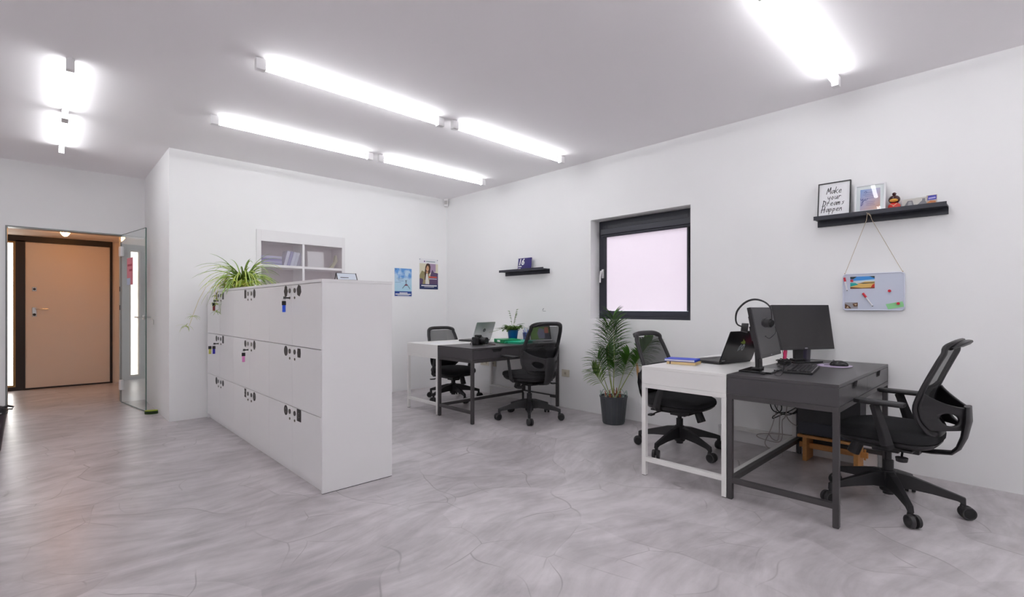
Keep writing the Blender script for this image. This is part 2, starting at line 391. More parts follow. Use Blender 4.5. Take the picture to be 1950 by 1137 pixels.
b = MB(); b.box(-hw+.118, hw-.098, -.022, -.0205, WZ0+.092, WZ1-.165); b.build('blind_fabric', bm_, t)
b = MB(); b.box(-hw+.07, hw-.02, -.075, -.014, WZ1-.165, WZ1-.10); b.cyl((-hw+.07, -.045, WZ1-.175), (hw-.02, -.045, WZ1-.175), .018)
b.build('cassette', M['darkwin'], t, bevel=.006)
for xa in (-hw+.100, hw-.10):
    b = MB(); b.box(xa, xa+.02, -.03, -.013, WZ0+.09, WZ1-.16); b.build('side_guide', M['darkwin'], t)
b = MB(); b.tube([(hw-.075, -.05, 1.96), (hw-.072, -.055, 1.75), (hw-.068, -.055, 1.58), (hw-.055, -.055, 1.555), (hw-.042, -.055, 1.58), (hw-.040, -.055, 1.75), (hw-.042, -.05, 1.96)], .0035, 6); b.build('chain', M['black'], t)
# cable trunking along the foot of the right wall
for i, (y0, y1) in enumerate(((.72, 1.88), (3.9, 5.0))):
    b = MB(); b.box(4.372, XR, y0, y1, 0, .10); b.box(4.362, XR, y0, y1, .10, .118); struct(b.build('trim_%d' % (i+2), M['white'], bevel=.003))
# ---------------------------------------------------------------- tube lamps on the ceiling
def make_tube(label, loc, rz, hl=.745):
    t = thing('tube_light', label, 'ceiling light', loc, rz, 'tube lights on the ceiling')
    b = MB(); b.box(-hl, hl, -.008, .008, -.010, 0); b.build('mounting_rail', M['white'], t)
    for s_ in (-1, 1):
        b = MB(); b.box(s_*(hl-.03) - .03, s_*(hl-.03) + .03, -.022, .022, -.080, -.006); b.build('end_cap', M['white'], t, bevel=.004)
    b = MB(); b.cyl((-hl+.059, 0, -.056), (hl-.059, 0, -.056), .0170, n=16); b.build('lamp_tube', M['tube'], t, smooth=True)
    return t
TL = [((1.735, 3.45, ZC), 0, 'lit white tube light, near left one of the long pair above the lockers'),
      ((3.30, 3.42, ZC), 0, 'lit white tube light, right one of the near row, ending by the right wall'),
      ((1.755, 4.74, ZC), 0, 'lit white tube light in the far row, the longer looking one on the left'),
      ((3.305, 4.73, ZC), 0, 'lit white tube light in the far row, ending near the room corner'),
      ((.12, 4.895, ZC), R(90), 'lit white tube light at the far left, the nearer of the two in line'),
      ((.12, 6.125, ZC), R(90), 'lit white tube light at the far left, the farther one by the vestibule wall'),
      ((3.31, .90, ZC), 0, 'lit white tube light running out of the top of the picture above the near desks'),
      ((1.74, .90, ZC), 0, 'unseen lit white tube light added to continue the near right row beyond the top of the picture')]  # last tube lies out of view, added for its light
t0 = None
for loc, rz, lb in TL:
    if t0 is None: t0 = make_tube(lb, loc, rz)
    elif 'at the far left' in lb: make_tube(lb, loc, rz, .608)
    else: copy_tree(t0, lb, loc, rz)
for loc, rz, lb in [((1.74, -.75, ZC), 0, 'unseen lit white tube light added behind the viewpoint, left one of its row'), ((3.31, -.75, ZC), 0, 'unseen lit white tube light added behind the viewpoint, right one of its row by the right wall'),
                    ((.12, .95, ZC), R(90), 'unseen lit white tube light added in line with the far left pair, right over the viewpoint'), ((.12, -.65, ZC), R(90), 'unseen lit white tube light added in line with the far left pair, behind the viewpoint'),
                    ((1.74, -2.0, ZC), 0, 'unseen lit white tube light added near the wall behind the viewpoint, left one of two'), ((3.31, -2.0, ZC), 0, 'unseen lit white tube light added near the wall behind the viewpoint, right one of two'),
                    ((-1.4, .3, ZC), R(90), 'unseen lit white tube light added by the left wall level with the viewpoint'), ((-1.4, 4.2, ZC), R(90), 'unseen lit white tube light added by the left wall beyond the viewpoint, outside the picture'),
                    ((-1.4, 2.2, ZC), R(90), 'unseen lit white tube light added by the left wall outside the picture')]:
    copy_tree(t0, lb, loc, rz)  # out-of-view tubes added to brighten the lockers, right wall and foreground
# ---------------------------------------------------------------- lockers
LX0, LX1 = 1.248, 1.737
LU = [3.032, 4.012, 4.992, 5.972]
LZ = [.045, .477, .902, 1.328]
STK = {(0, 2): ('oval', 'gear'), (0, 1): ('round', 'barrel'), (0, 0): ('ring', 'square'), (1, 2): ('rect', 'octo'), (1, 1): ('small', 'octo'), (1, 0): ('notch', 'ring'),
       (2, 2): ('rect', 'rect'), (2, 1): ('small', 'rect'), (2, 0): ('round', 'small')}
def sticker_poly(kind, s=.036):
    if kind in ('round', 'ring', 'small'):
        k = .8 if kind == 'small' else 1.0
        return [(s*k*math.cos(a*math.pi/12), s*k*math.sin(a*math.pi/12)) for a in range(24)]
    if kind == 'oval': return [((s*.95 + .004*math.cos(6*a*math.pi/16))*math.cos(a*math.pi/16), (s*1.12 + .004*math.cos(8*a*math.pi/16))*math.sin(a*math.pi/16)) for a in range(32)]
    if kind == 'octo': return [(s*.9*math.cos((a+.5)*math.pi/4), s*1.1*math.sin((a+.5)*math.pi/4)) for a in range(8)]
    if kind == 'gear': return [((s + (.006 if a % 2 else 0))*math.cos(a*math.pi/6+.26), (s + (.006 if a % 2 else 0))*math.sin(a*math.pi/6+.26)) for a in range(12)]
    if kind == 'barrel': return [(-s*.7, -s*.85), (s*.7, -s*.85), (s*.88, 0), (s*.7, s*.85), (-s*.7, s*.85), (-s*.88, 0)]
    if kind == 'notch': return [(-s*.7, -s), (s*.7, -s), (s*.55, -s*.35), (s*.7, 0), (s*.55, s*.35), (s*.7, s), (-s*.7, s), (-s*.55, s*.35), (-s*.7, 0), (-s*.55, -s*.35)]
    if kind == 'square': return [(-s, -s*1.15), (s, -s*1.15), (s*1.05, -s), (s*1.05, s), (s, s*1.15), (-s, s*1.15), (-s*1.05, s), (-s*1.05, -s)]
    return [(-s*.75, -s), (s*.75, -s), (s*.75, s), (-s*.75, s)]
brass = mat('lock_keyhole', (.10, .08, .05), .4, .6)
emb = mat('sticker_print', (.018, .014, .015), .5); ringm = mat('sticker_ring_print', (.25, .22, .23), .5)
where = ['standing nearest the viewer', 'in the middle of the row', 'at the far end by the wall']
for u in range(3):
    y0, y1 = LU[u], LU[u+1]; ym = (y0+y1)/2
    t = thing('locker_unit', 'white six door locker unit with black lock stickers, ' + where[u], 'locker', (LX0, ym, 0), R(-90), 'white locker units in one row')
    h = (y1-y0)/2; dpt = LX1-LX0
    b = MB()
    b.box(-h, h, .05, dpt, .045, 1.328)
    b.build('body', M['white'], t)
    b = MB(); b.box(-h, h, .022, .049, 0, .045); b.build('plinth', M['white'], t)
    if u == 0:
        b = MB(); b.box(h-.0, h+.018, 0, dpt, .003, 1.328); b.build('end_panel', M['white'], t, bevel=.0015)
        b = MB(); b.box(h+.001, h+.017, .002, dpt-.002, 0, .003); b.build('foot_strip', M['black'], t)
    if u == 2:
        b = MB(); b.box(-h-.018, -h, 0, dpt, 0, 1.328); b.build('end_panel', M['white'], t, bevel=.0015)
    for r_ in range(3):
        for c in range(2):
            x0, x1 = (-h, 0) if c == 0 else (0, h)
            z0, z1 = LZ[r_], LZ[r_+1]
            b = MB(); b.box(x0+.0009, x1-.0009, 0, .018, z0+.0016, z1-.0028)
            d = b.build('door', M['white'], t, bevel=.0008, seg=1)
            sx = -.047 if c == 0 else .047
            b = MB(); b.cyl((sx, -.004, z1-.042), (sx, .001, z1-.042), .0175, n=20); b.build('lock', M['blackg'], d, smooth=True)
            b = MB(); b.cyl((sx, -.003, z1-.092), (sx, .001, z1-.092), .009, n=12); b.build('keyhole', brass, d, smooth=True)
            kd = STK[(u, r_)][c]; cx = -.125 if c == 0 else .125
            b = MB(); b.prism([(cx+px, z1-.044+pz) for px, pz in sticker_poly(kd)], .0012, -.0012)
            if kd in ('ring', 'square', 'notch'):
                b.mi = 1; b.M = Matrix.Translation((cx, 0, z1-.044))
                ring = [(.016*math.cos(a*math.pi/8), .016*math.sin(a*math.pi/8)) for a in range(17)]; b.ribbon(ring, .004, -.0016)
            b.build('number_sticker', [emb, ringm], d, fix=False)
b = MB(); b.box(LX0-.003, LX1+.003, LU[0]-.020, LU[3]+.020, 1.328, 1.3475)
tag(b.build('worktop', M['white'], bevel=.001), 'long white top panel lying over the whole row of lockers', 'worktop')
# keys with coloured fobs hanging in the locks
def key_fob(y, z, col, label, cap=True, second=None):
    t = thing('key', label, 'key', (LX0-.004, y, z), R(-90), 'keys hanging in the locker doors')
    b = MB(); b.box(-.0015, .0015, -.026, 0, -.005, .005); b.box(-.001, .001, -.040, -.024, -.009, .009); b.build('key_blade', mat('dark_key', (.05, .05, .05), .4, .7), t)
    b = MB(); b.tube([(0, -.036 + .009*math.cos(a*math.pi/6), -.012 + .011*math.sin(a*math.pi/6)) for a in range(12)], .0012, 6, closed=True); b.build('key_ring', M['chrome'], t)
    for i, cl in enumerate([col] + ([second] if second else [])):
        y_ = -.036 - i*.030; x_ = -.02*i
        b = MB(); b.box(x_-.004, x_+.004, y_-.014, y_+.014, -.052, -.022); b.build('fob_cap', M['black'], t, bevel=.003)
        b = MB(); b.box(x_-.003, x_+.003, y_-.011, y_+.011, -.100, -.05); b.build('fob', mat('fob_plastic', cl, .3), t, bevel=.002)
ymid = [(LU[i]+LU[i+1])/2 for i in range(3)]
key_fob(ymid[0]+.047, 1.236, (.03, .12, .85), 'key with a bright blue fob in a top row lock of the nearest locker unit')
key_fob(ymid[1]+.03, .810, (.80, .28, .60), 'key with a pink fob in a second row lock of the middle locker unit')
key_fob(ymid[2]+.047, .810, (.03, .02, .40), 'key with dark blue and pale yellow fobs, second row of the far locker unit', second=(.6, .58, .12))
key_fob(ymid[2]+.047, 1.236, (.25, .02, .03), 'key with a dark red fob half behind the trailing spider plant runners')
# ---------------------------------------------------------------- bookcase set into the back wall
t = thing('bookcase', 'white bookcase with frosted glass doors set into the back wall', 'bookcase', (0, YB, 0))
b = MB()
b.box(1.735, 1.785, -.012, .0, .10, 2.065); b.box(2.745, 2.785, -.012, 0, .10, 2.065); b.box(1.785, 2.745, -.012, 0, 1.935, 2.065); b.box(1.785, 2.745, -.012, 0, .10, .16)
b.build('frame', M['white'], t, bevel=.001)
cab = mat('bookcase_inside', (.72, .66, .68), .6)
b = MB()
b.box(1.765, 1.783, 0, .33, .13, 2.04); b.box(2.747, 2.765, 0, .33, .13, 2.04); b.box(1.783, 2.747, 0, .33, 1.94, 2.04); b.box(1.783, 2.747, .315, .33, .13, 1.94); b.box(1.783, 2.747, 0, .33, .13, .16)
b.build('carcass', cab, t)
b = MB(); b.box(2.252, 2.274, .002, .315, .16, 1.94); b.build('divider', M['white'], t)
for z in (.60, 1.13, 1.643):
    for x0, x1 in ((1.783, 2.252), (2.274, 2.747)):
        b = MB(); b.box(x0, x1, .012, .315, z, z+.024); b.build('shelf', M['white'], t)
for x0, x1 in ((1.786, 2.252), (2.275, 2.745)):
    b = MB(); b.quad(x0, x1, .16, 1.935, .0); b.build('glass_door', M['frost'], t, fix=False)
b = MB()
b.box(1.786, 2.745, -.003, .010, 1.641, 1.669); b.box(2.250, 2.276, -.004, .002, .16, 1.935); b.build('door_rail', M['white'], t)
def book(x, w_, h, d, z, col, label, lean=0, flat=False, y=None):
    b = MB(); yy = .06 if y is None else y; b.M = Matrix.Translation((x, YB+yy, z)) @ Matrix.Rotation(lean, 4, 'Y')
    b.box(0, w_, 0, d, 0, h); b.mi = 1; b.box(.002, w_-.002, .006, d-.004, h, h+.001)
    return tag(b.build('book', [mat('book_cover', col, .5), M['paper']], bevel=.001), label, 'book' if not flat else 'folder', 'books behind the frosted glass' if not flat else 'folders stacked behind the frosted glass')
cols = [(.30, .30, .62), (.42, .42, .70), (.22, .20, .5), (.5, .5, .75)]
for i in range(4):
    book(1.80, .235, .026, .2, 1.668 + i*.0275, cols[i], 'bluish folder lying in the stack on the upper left bookcase shelf, ' + ['lowest', 'second from the bottom', 'third from the bottom', 'topmost'][i], flat=True)
for i in range(5):
    w_ = .034; book(2.05 + i*.038, w_, .19 - .004*i, .17, 1.668 + .0005, [(.6, .62, .78), (.25, .25, .5), (.62, .66, .82), (.66, .70, .84), (.3, .3, .42)][i], ['pale', 'dark', 'wide pale', 'brighter pale', 'grey'][i] + ' blue book leaning right behind the frosted glass, ' + ['leftmost of five', 'second of five', 'middle of five', 'fourth of five', 'rightmost of five'][i], lean=R(15), y=.05)
b = MB(); b.M = Matrix.Translation((2.34, YB+.06, 1.6675)) @ Matrix.Rotation(R(-4), 4, 'X'); b.box(0, .2, 0, .02, 0, .2); b.mi = 1; b.box(.014, .186, -.001, 0, .014, .186)
tag(b.build('framed_print', [M['white'], M['paper']]), 'white framed sheet standing behind the right frosted bookcase door', 'picture frame')
b = MB(); b.M = Matrix.Translation((2.62, YB+.09, 1.6675)); b.mi = 0; b.prism([(0, 0), (.05, 0), (.11, .10), (.10, .175), (.085, .175), (.07, .09)], .05)
tag(b.build('ornament', mat('yellowish_ornament', (.55, .52, .35), .5)), 'slim pale yellow curved ornament behind the right frosted bookcase door', 'ornament')
book(1.98, .26, .20, .18, 1.155, (.22, .24, .42), 'slate blue box file on the second shelf behind the left frosted door', y=.05)
book(1.955, .022, .215, .18, 1.155, (.8, .78, .66), 'thin cream book beside the slate blue box file', y=.05)
# ---------------------------------------------------------------- posters on the back wall
def poster(name, x0, x1, z0, z1, label):
    t = thing(name, label, 'poster', (x0, YB, z0)); return t, x1-x0, z1-z0
sky = mat('poster_sky_print', (.35, .6, .82), .45); nt = sky.node_tree
tc = nt.nodes.new('ShaderNodeTexCoord'); sp = nt.nodes.new('ShaderNodeSeparateXYZ'); n = nt.nodes.new('ShaderNodeTexNoise'); n.inputs['Scale'].default_value = 9
nt.links.new(tc.outputs['Object'], n.inputs['Vector']); nt.links.new(tc.outputs['Object'], sp.inputs[0])
ad = nt.nodes.new('ShaderNodeMath'); ad.operation = 'MULTIPLY_ADD'; nt.links.new(sp.outputs['Z'], ad.inputs[0]); ad.inputs[1].default_value = 1.3; m0 = nt.nodes.new('ShaderNodeMath'); m0.operation = 'MULTIPLY_ADD'; nt.links.new(n.outputs['Fac'], m0.inputs[0]); m0.inputs[1].default_value = .7; m0.inputs[2].default_value = .15; nt.links.new(m0.outputs[0], ad.inputs[2])
cr = nt.nodes.new('ShaderNodeValToRGB'); cr.color_ramp.elements[0].position = .55; cr.color_ramp.elements[0].color = (.42, .68, .80, 1); cr.color_ramp.elements[1].position = 1.0; cr.color_ramp.elements[1].color = (.12, .33, .72, 1)
e = cr.color_ramp.elements.new(.9); e.color = (.5, .68, .85, 1)
nt.links.new(ad.outputs[0], cr.inputs[0]); nt.links.new(cr.outputs[0], nt.nodes['Principled BSDF'].inputs['Base Color'])
t, W_, H_ = poster('poster', 3.506, 3.780, 1.312, 1.722, 'pale blue poster of a leaping figure, the left of the two posters')
b = MB(); b.box(0, W_, -.002, 0, 0, H_); b.mi = 1; b.quad(0, W_, .02, H_, -.0024); b.mi = 2; b.quad(0, W_, .02, .088, -.003)
b.build('sheet', [M['paper'], sky, mat('royal_blue_print', (.012, .06, .30), .5)], t, fix=False)
b = MB(); b.box(.078, .205, -.0038, -.0034, .060, .072); b.box(.012, .26, -.0038, -.0034, .040, .054); b.box(.045, .23, -.0038, -.0034, .028, .033)
b.build('lettering', M['paper'], t)
b = MB()
for i, (xa, xb, z) in enumerate(((.03, .14, .265), (.045, .14, .247), (.06, .145, .23), (.01, .10, .21))): b.box(xa, xb, -.0038, -.0034, z, z+.004)
b.box(.012, .032, -.0038, -.0034, .385, .40); b.build('fine_print', mat('grey_blue_print', (.10, .22, .38), .5), t)
b = MB(); b.mi = 0; b.poly([(.150, .162), (.165, .185), (.185, .192), (.205, .185), (.218, .162), (.200, .170), (.185, .166), (.170, .170)], -.004)
b.mi = 1; b.ribbon([(.16, .17), (.125, .13)], .008, -.004); b.ribbon([(.208, .17), (.245, .125)], .008, -.004)
b.ribbon([(.184, .19), (.180, .225)], .010, -.004); b.ribbon([(.18, .22), (.165, .245)], .005, -.004); b.ribbon([(.184, .22), (.197, .25)], .005, -.004)
b.poly([(.181 + .007*math.cos(a*.785), .238 + .008*math.sin(a*.785)) for a in range(8)], -.0043)
b.build('leaping_figure', [mat('maroon_print', (.20, .06, .12), .5), mat('slate_print', (.10, .14, .20), .5)], t, fix=False)
t, W_, H_ = poster('poster', 3.912, 4.234, 1.44, 1.885, 'poster of a smiling long haired person over a navy band, right of two')
pm = [mat('poster_cream', (.70, .66, .50), .45), mat('poster_olive', (.30, .26, .12), .45), mat('poster_plum', (.10, .06, .14), .45), M['navy'], mat('poster_hair', (.06, .025, .015), .45), mat('poster_skin', (.62, .33, .18), .45), mat('poster_cardigan', (.34, .28, .14), .45), mat('poster_shirt', (.75, .72, .68), .45), mat('poster_mauve', (.40, .28, .42), .45), M['paper']]
b = MB(); b.mi = 9; b.box(0, W_, -.002, 0, 0, H_); b.mi = 0; b.quad(0, W_, .07, .375, -.0024)
b.mi = 1; b.poly([(0, .07), (.16, .07), (.12, .24), (.04, .27), (0, .20)], -.0027)
b.mi = 8; b.poly([(.15, .375), (.28, .375), (.28, .26), (.17, .24)], -.0027); b.mi = 2; b.poly([(.14, .07), (W_, .07), (W_, .24), (.25, .25), (.22, .29), (.19, .22)], -.0029)
b.mi = 2; b.poly([(0, .07), (.06, .07), (.09, .13), (.02, .16), (0, .15)], -.0030)
b.mi = 3; b.quad(0, W_, .0, .075, -.0033)
b.build('sheet', pm, t, fix=False)
b = MB(); b.mi = 4; b.poly([(.08, .19), (.10, .33), (.12, .372), (.145, .38), (.175, .37), (.19, .33), (.18, .25), (.155, .20), (.11, .17)], -.0036)
b.mi = 6; b.poly([(.05, .075), (.075, .20), (.105, .235), (.15, .235), (.175, .19), (.17, .075)], -.0038)
b.mi = 7; b.poly([(.10, .075), (.10, .19), (.12, .23), (.135, .23), (.16, .12), (.165, .075)], -.0041)
b.mi = 5; b.poly([(.115, .235), (.145, .235), (.15, .26), (.11, .26)], -.0043)
b.poly([(.135 + .026*math.cos(a*math.pi/8), .305 + .042*math.sin(a*math.pi/8)) for a in range(16)], -.0044)
b.mi = 4; b.poly([(.11, .30), (.105, .335), (.125, .362), (.155, .362), (.168, .33), (.155, .345), (.13, .342)], -.0047); b.poly([(.085, .13), (.095, .29), (.11, .30), (.112, .22), (.10, .14)], -.0046)
for ex in (.125, .146): b.quad(ex-.004, ex+.004, .31, .313, -.0047)
b.mi = 9; b.poly([(.125, .284), (.135, .279), (.146, .284), (.14, .277), (.13, .277)], -.0048)
b.build('printed_person', pm, t, fix=False)
b = MB(); b.mi = 0; b.box(.155, .30, -.0042, -.0038, .172, .188); b.mi = 1; b.box(.165, .30, -.0042, -.0038, .150, .158); b.box(.03, .30, -.0042, -.0038, .045, .060); b.box(.08, .25, -.0042, -.0038, .030, .036)
b.mi = 2; b.box(.11, .27, -.0042, -.0038, .398, .412); b.mi = 3; b.ell((.085, -.003, .405), .012, .0008, .010, 10, 6)
b.build('lettering', [mat('red_print', (.75, .10, .05), .5), M['paper'], mat('grey_print', (.35, .42, .45), .5), mat('plum_print', (.15, .05, .25), .5)], t)
for x in (.004, W_-.01):
    b = MB(); b.ell((x, -.004, H_-.012), .007, .003, .007, 10, 6); b.build('pin', mat('grey_pin', (.2, .22, .28), .4), t, smooth=True)
# motion detector in the corner
b = MB(); b.box(-.03, .03, -.03, .03, -.11, 0); b.mi = 1; b.box(-.022, .022, -.032, -.028, -.085, -.03)
o = b.build('motion_detector', [M['white'], mat('detector_lens', (.5, .48, .47), .3)], bevel=.008); o.location = (XR-.045, YB-.045, ZC-.002); o.rotation_euler = (0, 0, R(-45))
tag(o, 'small white motion detector high in the corner under the ceiling', 'detector')
# ---------------------------------------------------------------- ledges on the right wall (local x runs along the wall, front faces the room)
def ledge(y_left, y_right, z, label, dp=.115):
    L_ = y_left-y_right
    t = thing('picture_ledge', label, 'shelf', (XR, y_left, z), R(-90))
    b = MB(); b.box(0, L_, -dp, 0, 0, .012); b.build('shelf_board', M['darkwin'], t, bevel=.001)
    b = MB(); b.box(0, L_, -dp-.010, -dp, -.004, .026); b.build('front_lip', M['darkwin'], t, bevel=.001)
    b = MB(); b.box(0, L_, -.012, 0, -.045, .0); b.build('back_rail', M['darkwin'], t, bevel=.001)
    return t
ledge(1.104, .335, 1.842, 'long black picture ledge on the right wall above the near desks')
ledge(4.708, 3.930, 1.628, 'short looking black picture ledge on the right wall above the far desks')
Zs, Z2 = 1.842+.012, 1.628+.012
def wall_thing(name, label, cat, y, z, group=None, x=XR): return thing(name, label, cat, (x, y, z), R(-90), group)
# black framed quote
W_, H_ = .212, .272
t = wall_thing('framed_print', 'black framed white print with brush lettering, leftmost on the long ledge', 'picture frame', 1.088, Zs+.001, x=XR-.075)
tilt = MB(); tM = Matrix.Rotation(R(-7), 4, 'X')
def tb(): b = MB(); b.M = tM; return b
b = tb(); f_ = .006
b.box(0, f_, -.012, .012, 0, H_); b.box(W_-f_, W_, -.012, .012, 0, H_); b.box(f_, W_-f_, -.012, .012, 0, f_); b.box(f_, W_-f_, -.012, .012, H_-f_, H_); b.build('frame', M['black'], t)
b = tb(); b.box(f_, W_-f_, -.004, .004, f_, H_-f_); b.build('print', M['paper'], t)
ST = {'M': [[(0, 0), (.12, .9), (.3, .3), (.5, 1), (.62, 0)]], 'a': [[(.4, .45), (.2, .5), (.02, .2), (.15, 0), (.38, .3), (.42, .5), (.45, 0)]],
      'k': [[(0, 0), (.05, 1)], [(.4, .55), (.08, .3), (.42, -.05)]], 'e': [[(.05, .22), (.38, .32), (.3, .5), (.08, .4), (.05, .1), (.25, 0), (.42, .1)]],
      'y': [[(0, .5), (.1, .15), (.3, .2), (.38, .5)], [(.38, .5), (.3, -.3), (.1, -.4)]], 'o': [[(.2, .48), (.03, .25), (.18, 0), (.36, .22), (.22, .48)]],
      'u': [[(0, .5), (.05, .05), (.28, .1), (.36, .5), (.38, 0)]], 'r': [[(0, 0), (.06, .5)], [(.04, .3), (.2, .5), (.36, .42)]],
      'D': [[(.05, 0), (.1, .95)], [(-.02, .9), (.4, .75), (.5, .4), (.3, .05), (-.02, 0)]], 'm': [[(0, 0), (.05, .5), (.08, .3), (.2, .5), (.24, 0)], [(.24, .3), (.38, .5), (.44, 0)]],
      's': [[(.35, .48), (.1, .42), (.3, .2), (.05, 0)]], 'H': [[(0, -.05), (.06, .9)], [(.44, -.05), (.46, .95)], [(-.08, .4), (.55, .48)]], 'p': [[(.02, -.4), (.06, .5)], [(.05, .35), (.28, .48), (.36, .2), (.1, .05)]], 'n': [[(0, 0), (.05, .5), (.08, .3), (.28, .48), (.36, 0)]]}
b = tb()
for word, x0, z0, s_ in (('Make', .055, .185, .050), ('your', .062, .138, .050), ('Dreams', .030, .092, .047), ('Happen', .024, .045, .047)):
    x = x0
    for ch in word:
        for stn in ST[ch]: b.ribbon([(x + px*s_*.85 + pz*s_*.15, z0 + pz*s_) for px, pz in stn], .0038 if ch.islower() else .0048, -.0046)
        x += s_*(.62 if ch in 'MDHm' else .47)
b.build('lettering', M['ink'], t, fix=False)
# white framed picture with glass
W_, H_ = .183, .216
t = wall_thing('framed_print', 'white framed pastel print behind glass, second on the long ledge', 'picture frame', .850, Zs+.001, x=XR-.07)
t.rotation_euler[2] = R(-90+2.1)
b = tb(); f_ = .010
b.box(0, f_, -.010, .010, 0, H_); b.box(W_-f_, W_, -.010, .010, 0, H_); b.box(f_, W_-f_, -.010, .010, 0, f_); b.box(f_, W_-f_, -.010, .010, H_-f_, H_); b.build('frame', M['paper'], t)
gm = mat('pastel_print', (.5, .5, .7), .6); nt = gm.node_tree; tc = nt.nodes.new('ShaderNodeTexCoord'); sp = nt.nodes.new('ShaderNodeSeparateXYZ'); nt.links.new(tc.outputs['Object'], sp.inputs[0])
ad = nt.nodes.new('ShaderNodeMath'); ad.operation = 'SUBTRACT'; nt.links.new(sp.outputs['X'], ad.inputs[0]); nt.links.new(sp.outputs['Z'], ad.inputs[1])
mr = nt.nodes.new('ShaderNodeMapRange'); mr.inputs['From Min'].default_value = -.14; mr.inputs['From Max'].default_value = .12; nt.links.new(ad.outputs[0], mr.inputs[0])
cr = nt.nodes.new('ShaderNodeValToRGB'); cr.color_ramp.elements[0].color = (.28, .40, .75, 1); cr.color_ramp.elements[1].color = (.80, .42, .28, 1); e = cr.color_ramp.elements.new(.5); e.color = (.55, .45, .62, 1)
nt.links.new(mr.outputs[0], cr.inputs[0]); nt.links.new(cr.outputs[0], nt.nodes['Principled BSDF'].inputs['Base Color'])
b = tb(); b.box(f_, W_-f_, -.002, .004, f_, H_-f_); b.build('mount', M['paper'], t)
b = tb(); b.quad(.032, W_-.032, .025, H_-.034, -.0024); b.build('print', gm, t, fix=False)
b = tb()
def squig(x0, x1, z, a=.004, n=22): return [(x0 + (x1-x0)*i/n, z + a*math.sin(i*1.9) + .15*(x1-x0)*i/n*0) for i in range(n+1)]
b.ribbon([(.055, .155), (.065, .168), (.072, .158), (.062, .15)], .0025, -.003)
for x0, x1, z in ((.07, .115, .155), (.05, .10, .140), (.062, .12, .128), (.07, .125, .112), (.066, .12, .085), (.07, .115, .072), (.068, .12, .06)): b.ribbon(squig(x0, x1, z, .0025), .0012, -.003)
b.ribbon([(.034, .115), (.04, .10), (.05, .112), (.048, .07), (.038, .06), (.042, .085), (.058, .10), (.064, .112), (.06, .10), (.07, .10), (.078, .112)], .003, -.003)
b.build('lettering', mat('indigo_ink', (.03, .04, .25), .6), t, fix=False)
b = tb(); b.box(f_, W_-f_, -.0075, -.006, f_, H_-f_); b.build('glass', M['glass'], t)
# wooden doll (kokeshi)
t = thing('wooden_doll', 'small round headed wooden doll with a red body and dark hair on the long ledge', 'doll', (XR-.06, .618, Zs), R(-90))
red = mat('red_lacquer', (.62, .03, .02), .25)
b = MB(); b.lathe([(.022, 0), (.033, .006), (.037, .022), (.034, .040), (.022, .052)], 24); b.build('body', red, t, smooth=True)
b = MB(); b.ell((0, 0, .078), .034, .032, .031, 20, 14); b.ell((0, 0, .118), .013, .013, .011, 14, 8); b.build('hair', mat('dark_hair_lacquer', (.05, .012, .012), .25), t, smooth=True)
b = MB(); b.ell((0, -.0105, .071), .0265, .0255, .0155, 20, 12); b.build('face', mat('ochre_face', (.80, .42, .06), .4), t, smooth=True)
b = MB(); b.tube([(-.02, -.031, .045), (0, -.034, .030), (.02, -.031, .045)], .0025, 6); b.ell((0, -.0355, .028), .005, .003, .005, 8, 6)
for ex in (-.008, .008): b.ell((ex, -.0352, .072), .0018, .001, .0018, 8, 6)
b.build('painted_details', mat('gold_paint', (.75, .45, .35), .4), t)
# postcards on the ledge
def card(y, wd, h, z, label, pieces, x=XR-.03, lean=-8):
    t = wall_thing('postcard', label, 'postcard', y, z, 'postcards on the long ledge', x)
    M_ = Matrix.Rotation(R(lean), 4, 'X'); b = MB(); b.M = M_; b.box(0, wd, 0, .001, 0, h)
    ms = [M['paper']]
    for col, kind, p in pieces:
        ms.append(mat('card_print', col, .5)); b.mi = len(ms)-1
        b.poly(p, -.0004 - .0003*b.mi)
    b.build('card', ms, t, fix=False); return t
G_ = (.22, .22, .24)
card(.578, .075, .076, Zs+.001, 'postcard with a grey pyramid shaped building, next to the wooden doll', [((.62, .60, .56), 0, [(0, 0), (.075, 0), (.075, .076), (0, .076)]), (G_, 0, [(.008, .02), (.03, .062), (.055, .062), (.066, .02)]), ((.4, .4, .42), 0, [(.03, .02), (.034, .055), (.05, .055), (.055, .02)])])
card(.505, .068, .078, Zs+.001, 'postcard with a grey tower and slopes, in the middle of the small cards', [((.64, .62, .58), 0, [(0, 0), (.068, 0), (.068, .078), (0, .078)]), (G_, 0, [(.004, .022), (.035, .055), (.035, .068), (.05, .068), (.052, .05), (.064, .022)])])
card(.447, .055, .085, Zs+.001, 'postcard with a blue sky and orange rock, last on the long ledge', [((.60, .50, .42), 0, [(0, 0), (.055, 0), (.055, .085), (0, .085)]), ((.05, .06, .42), 0, [(.004, .05), (.052, .05), (.052, .082), (.008, .082)]), ((.45, .42, .75), 0, [(.01, .056), (.048, .06), (.046, .070), (.01, .067)]), ((.55, .20, .08), 0, [(0, .014), (.05, .014), (.048, .042), (.02, .046), (0, .03)])])
# calendar block on the far ledge
t = wall_thing('desk_calendar', 'small navy desk calendar reading 16 on the far black ledge', 'calendar', 4.42, Z2+.001, x=XR-.075)
W_, H_ = .235, .152
b = tb(); b.box(0, W_, 0, .012, 0, H_); b.build('card', mat('indigo_card', (.030, .02, .16), .5), t, bevel=.001)
b = tb(); b.box(.004, .010, -.002, 0, .004, H_-.006); b.build('spine_strip', M['paper'], t)
text_part('16', 'lettering', .105, M['paper'], t, (.012, .0072, .068), rot=(R(97-14), 0, 0), shear=.18, bold=.004)
b = tb(); b.box(.020, .075, -.0015, 0, .040, .054); b.box(.020, .062, -.0015, 0, .016, .026); b.build('small_lettering', M['paper'], t)
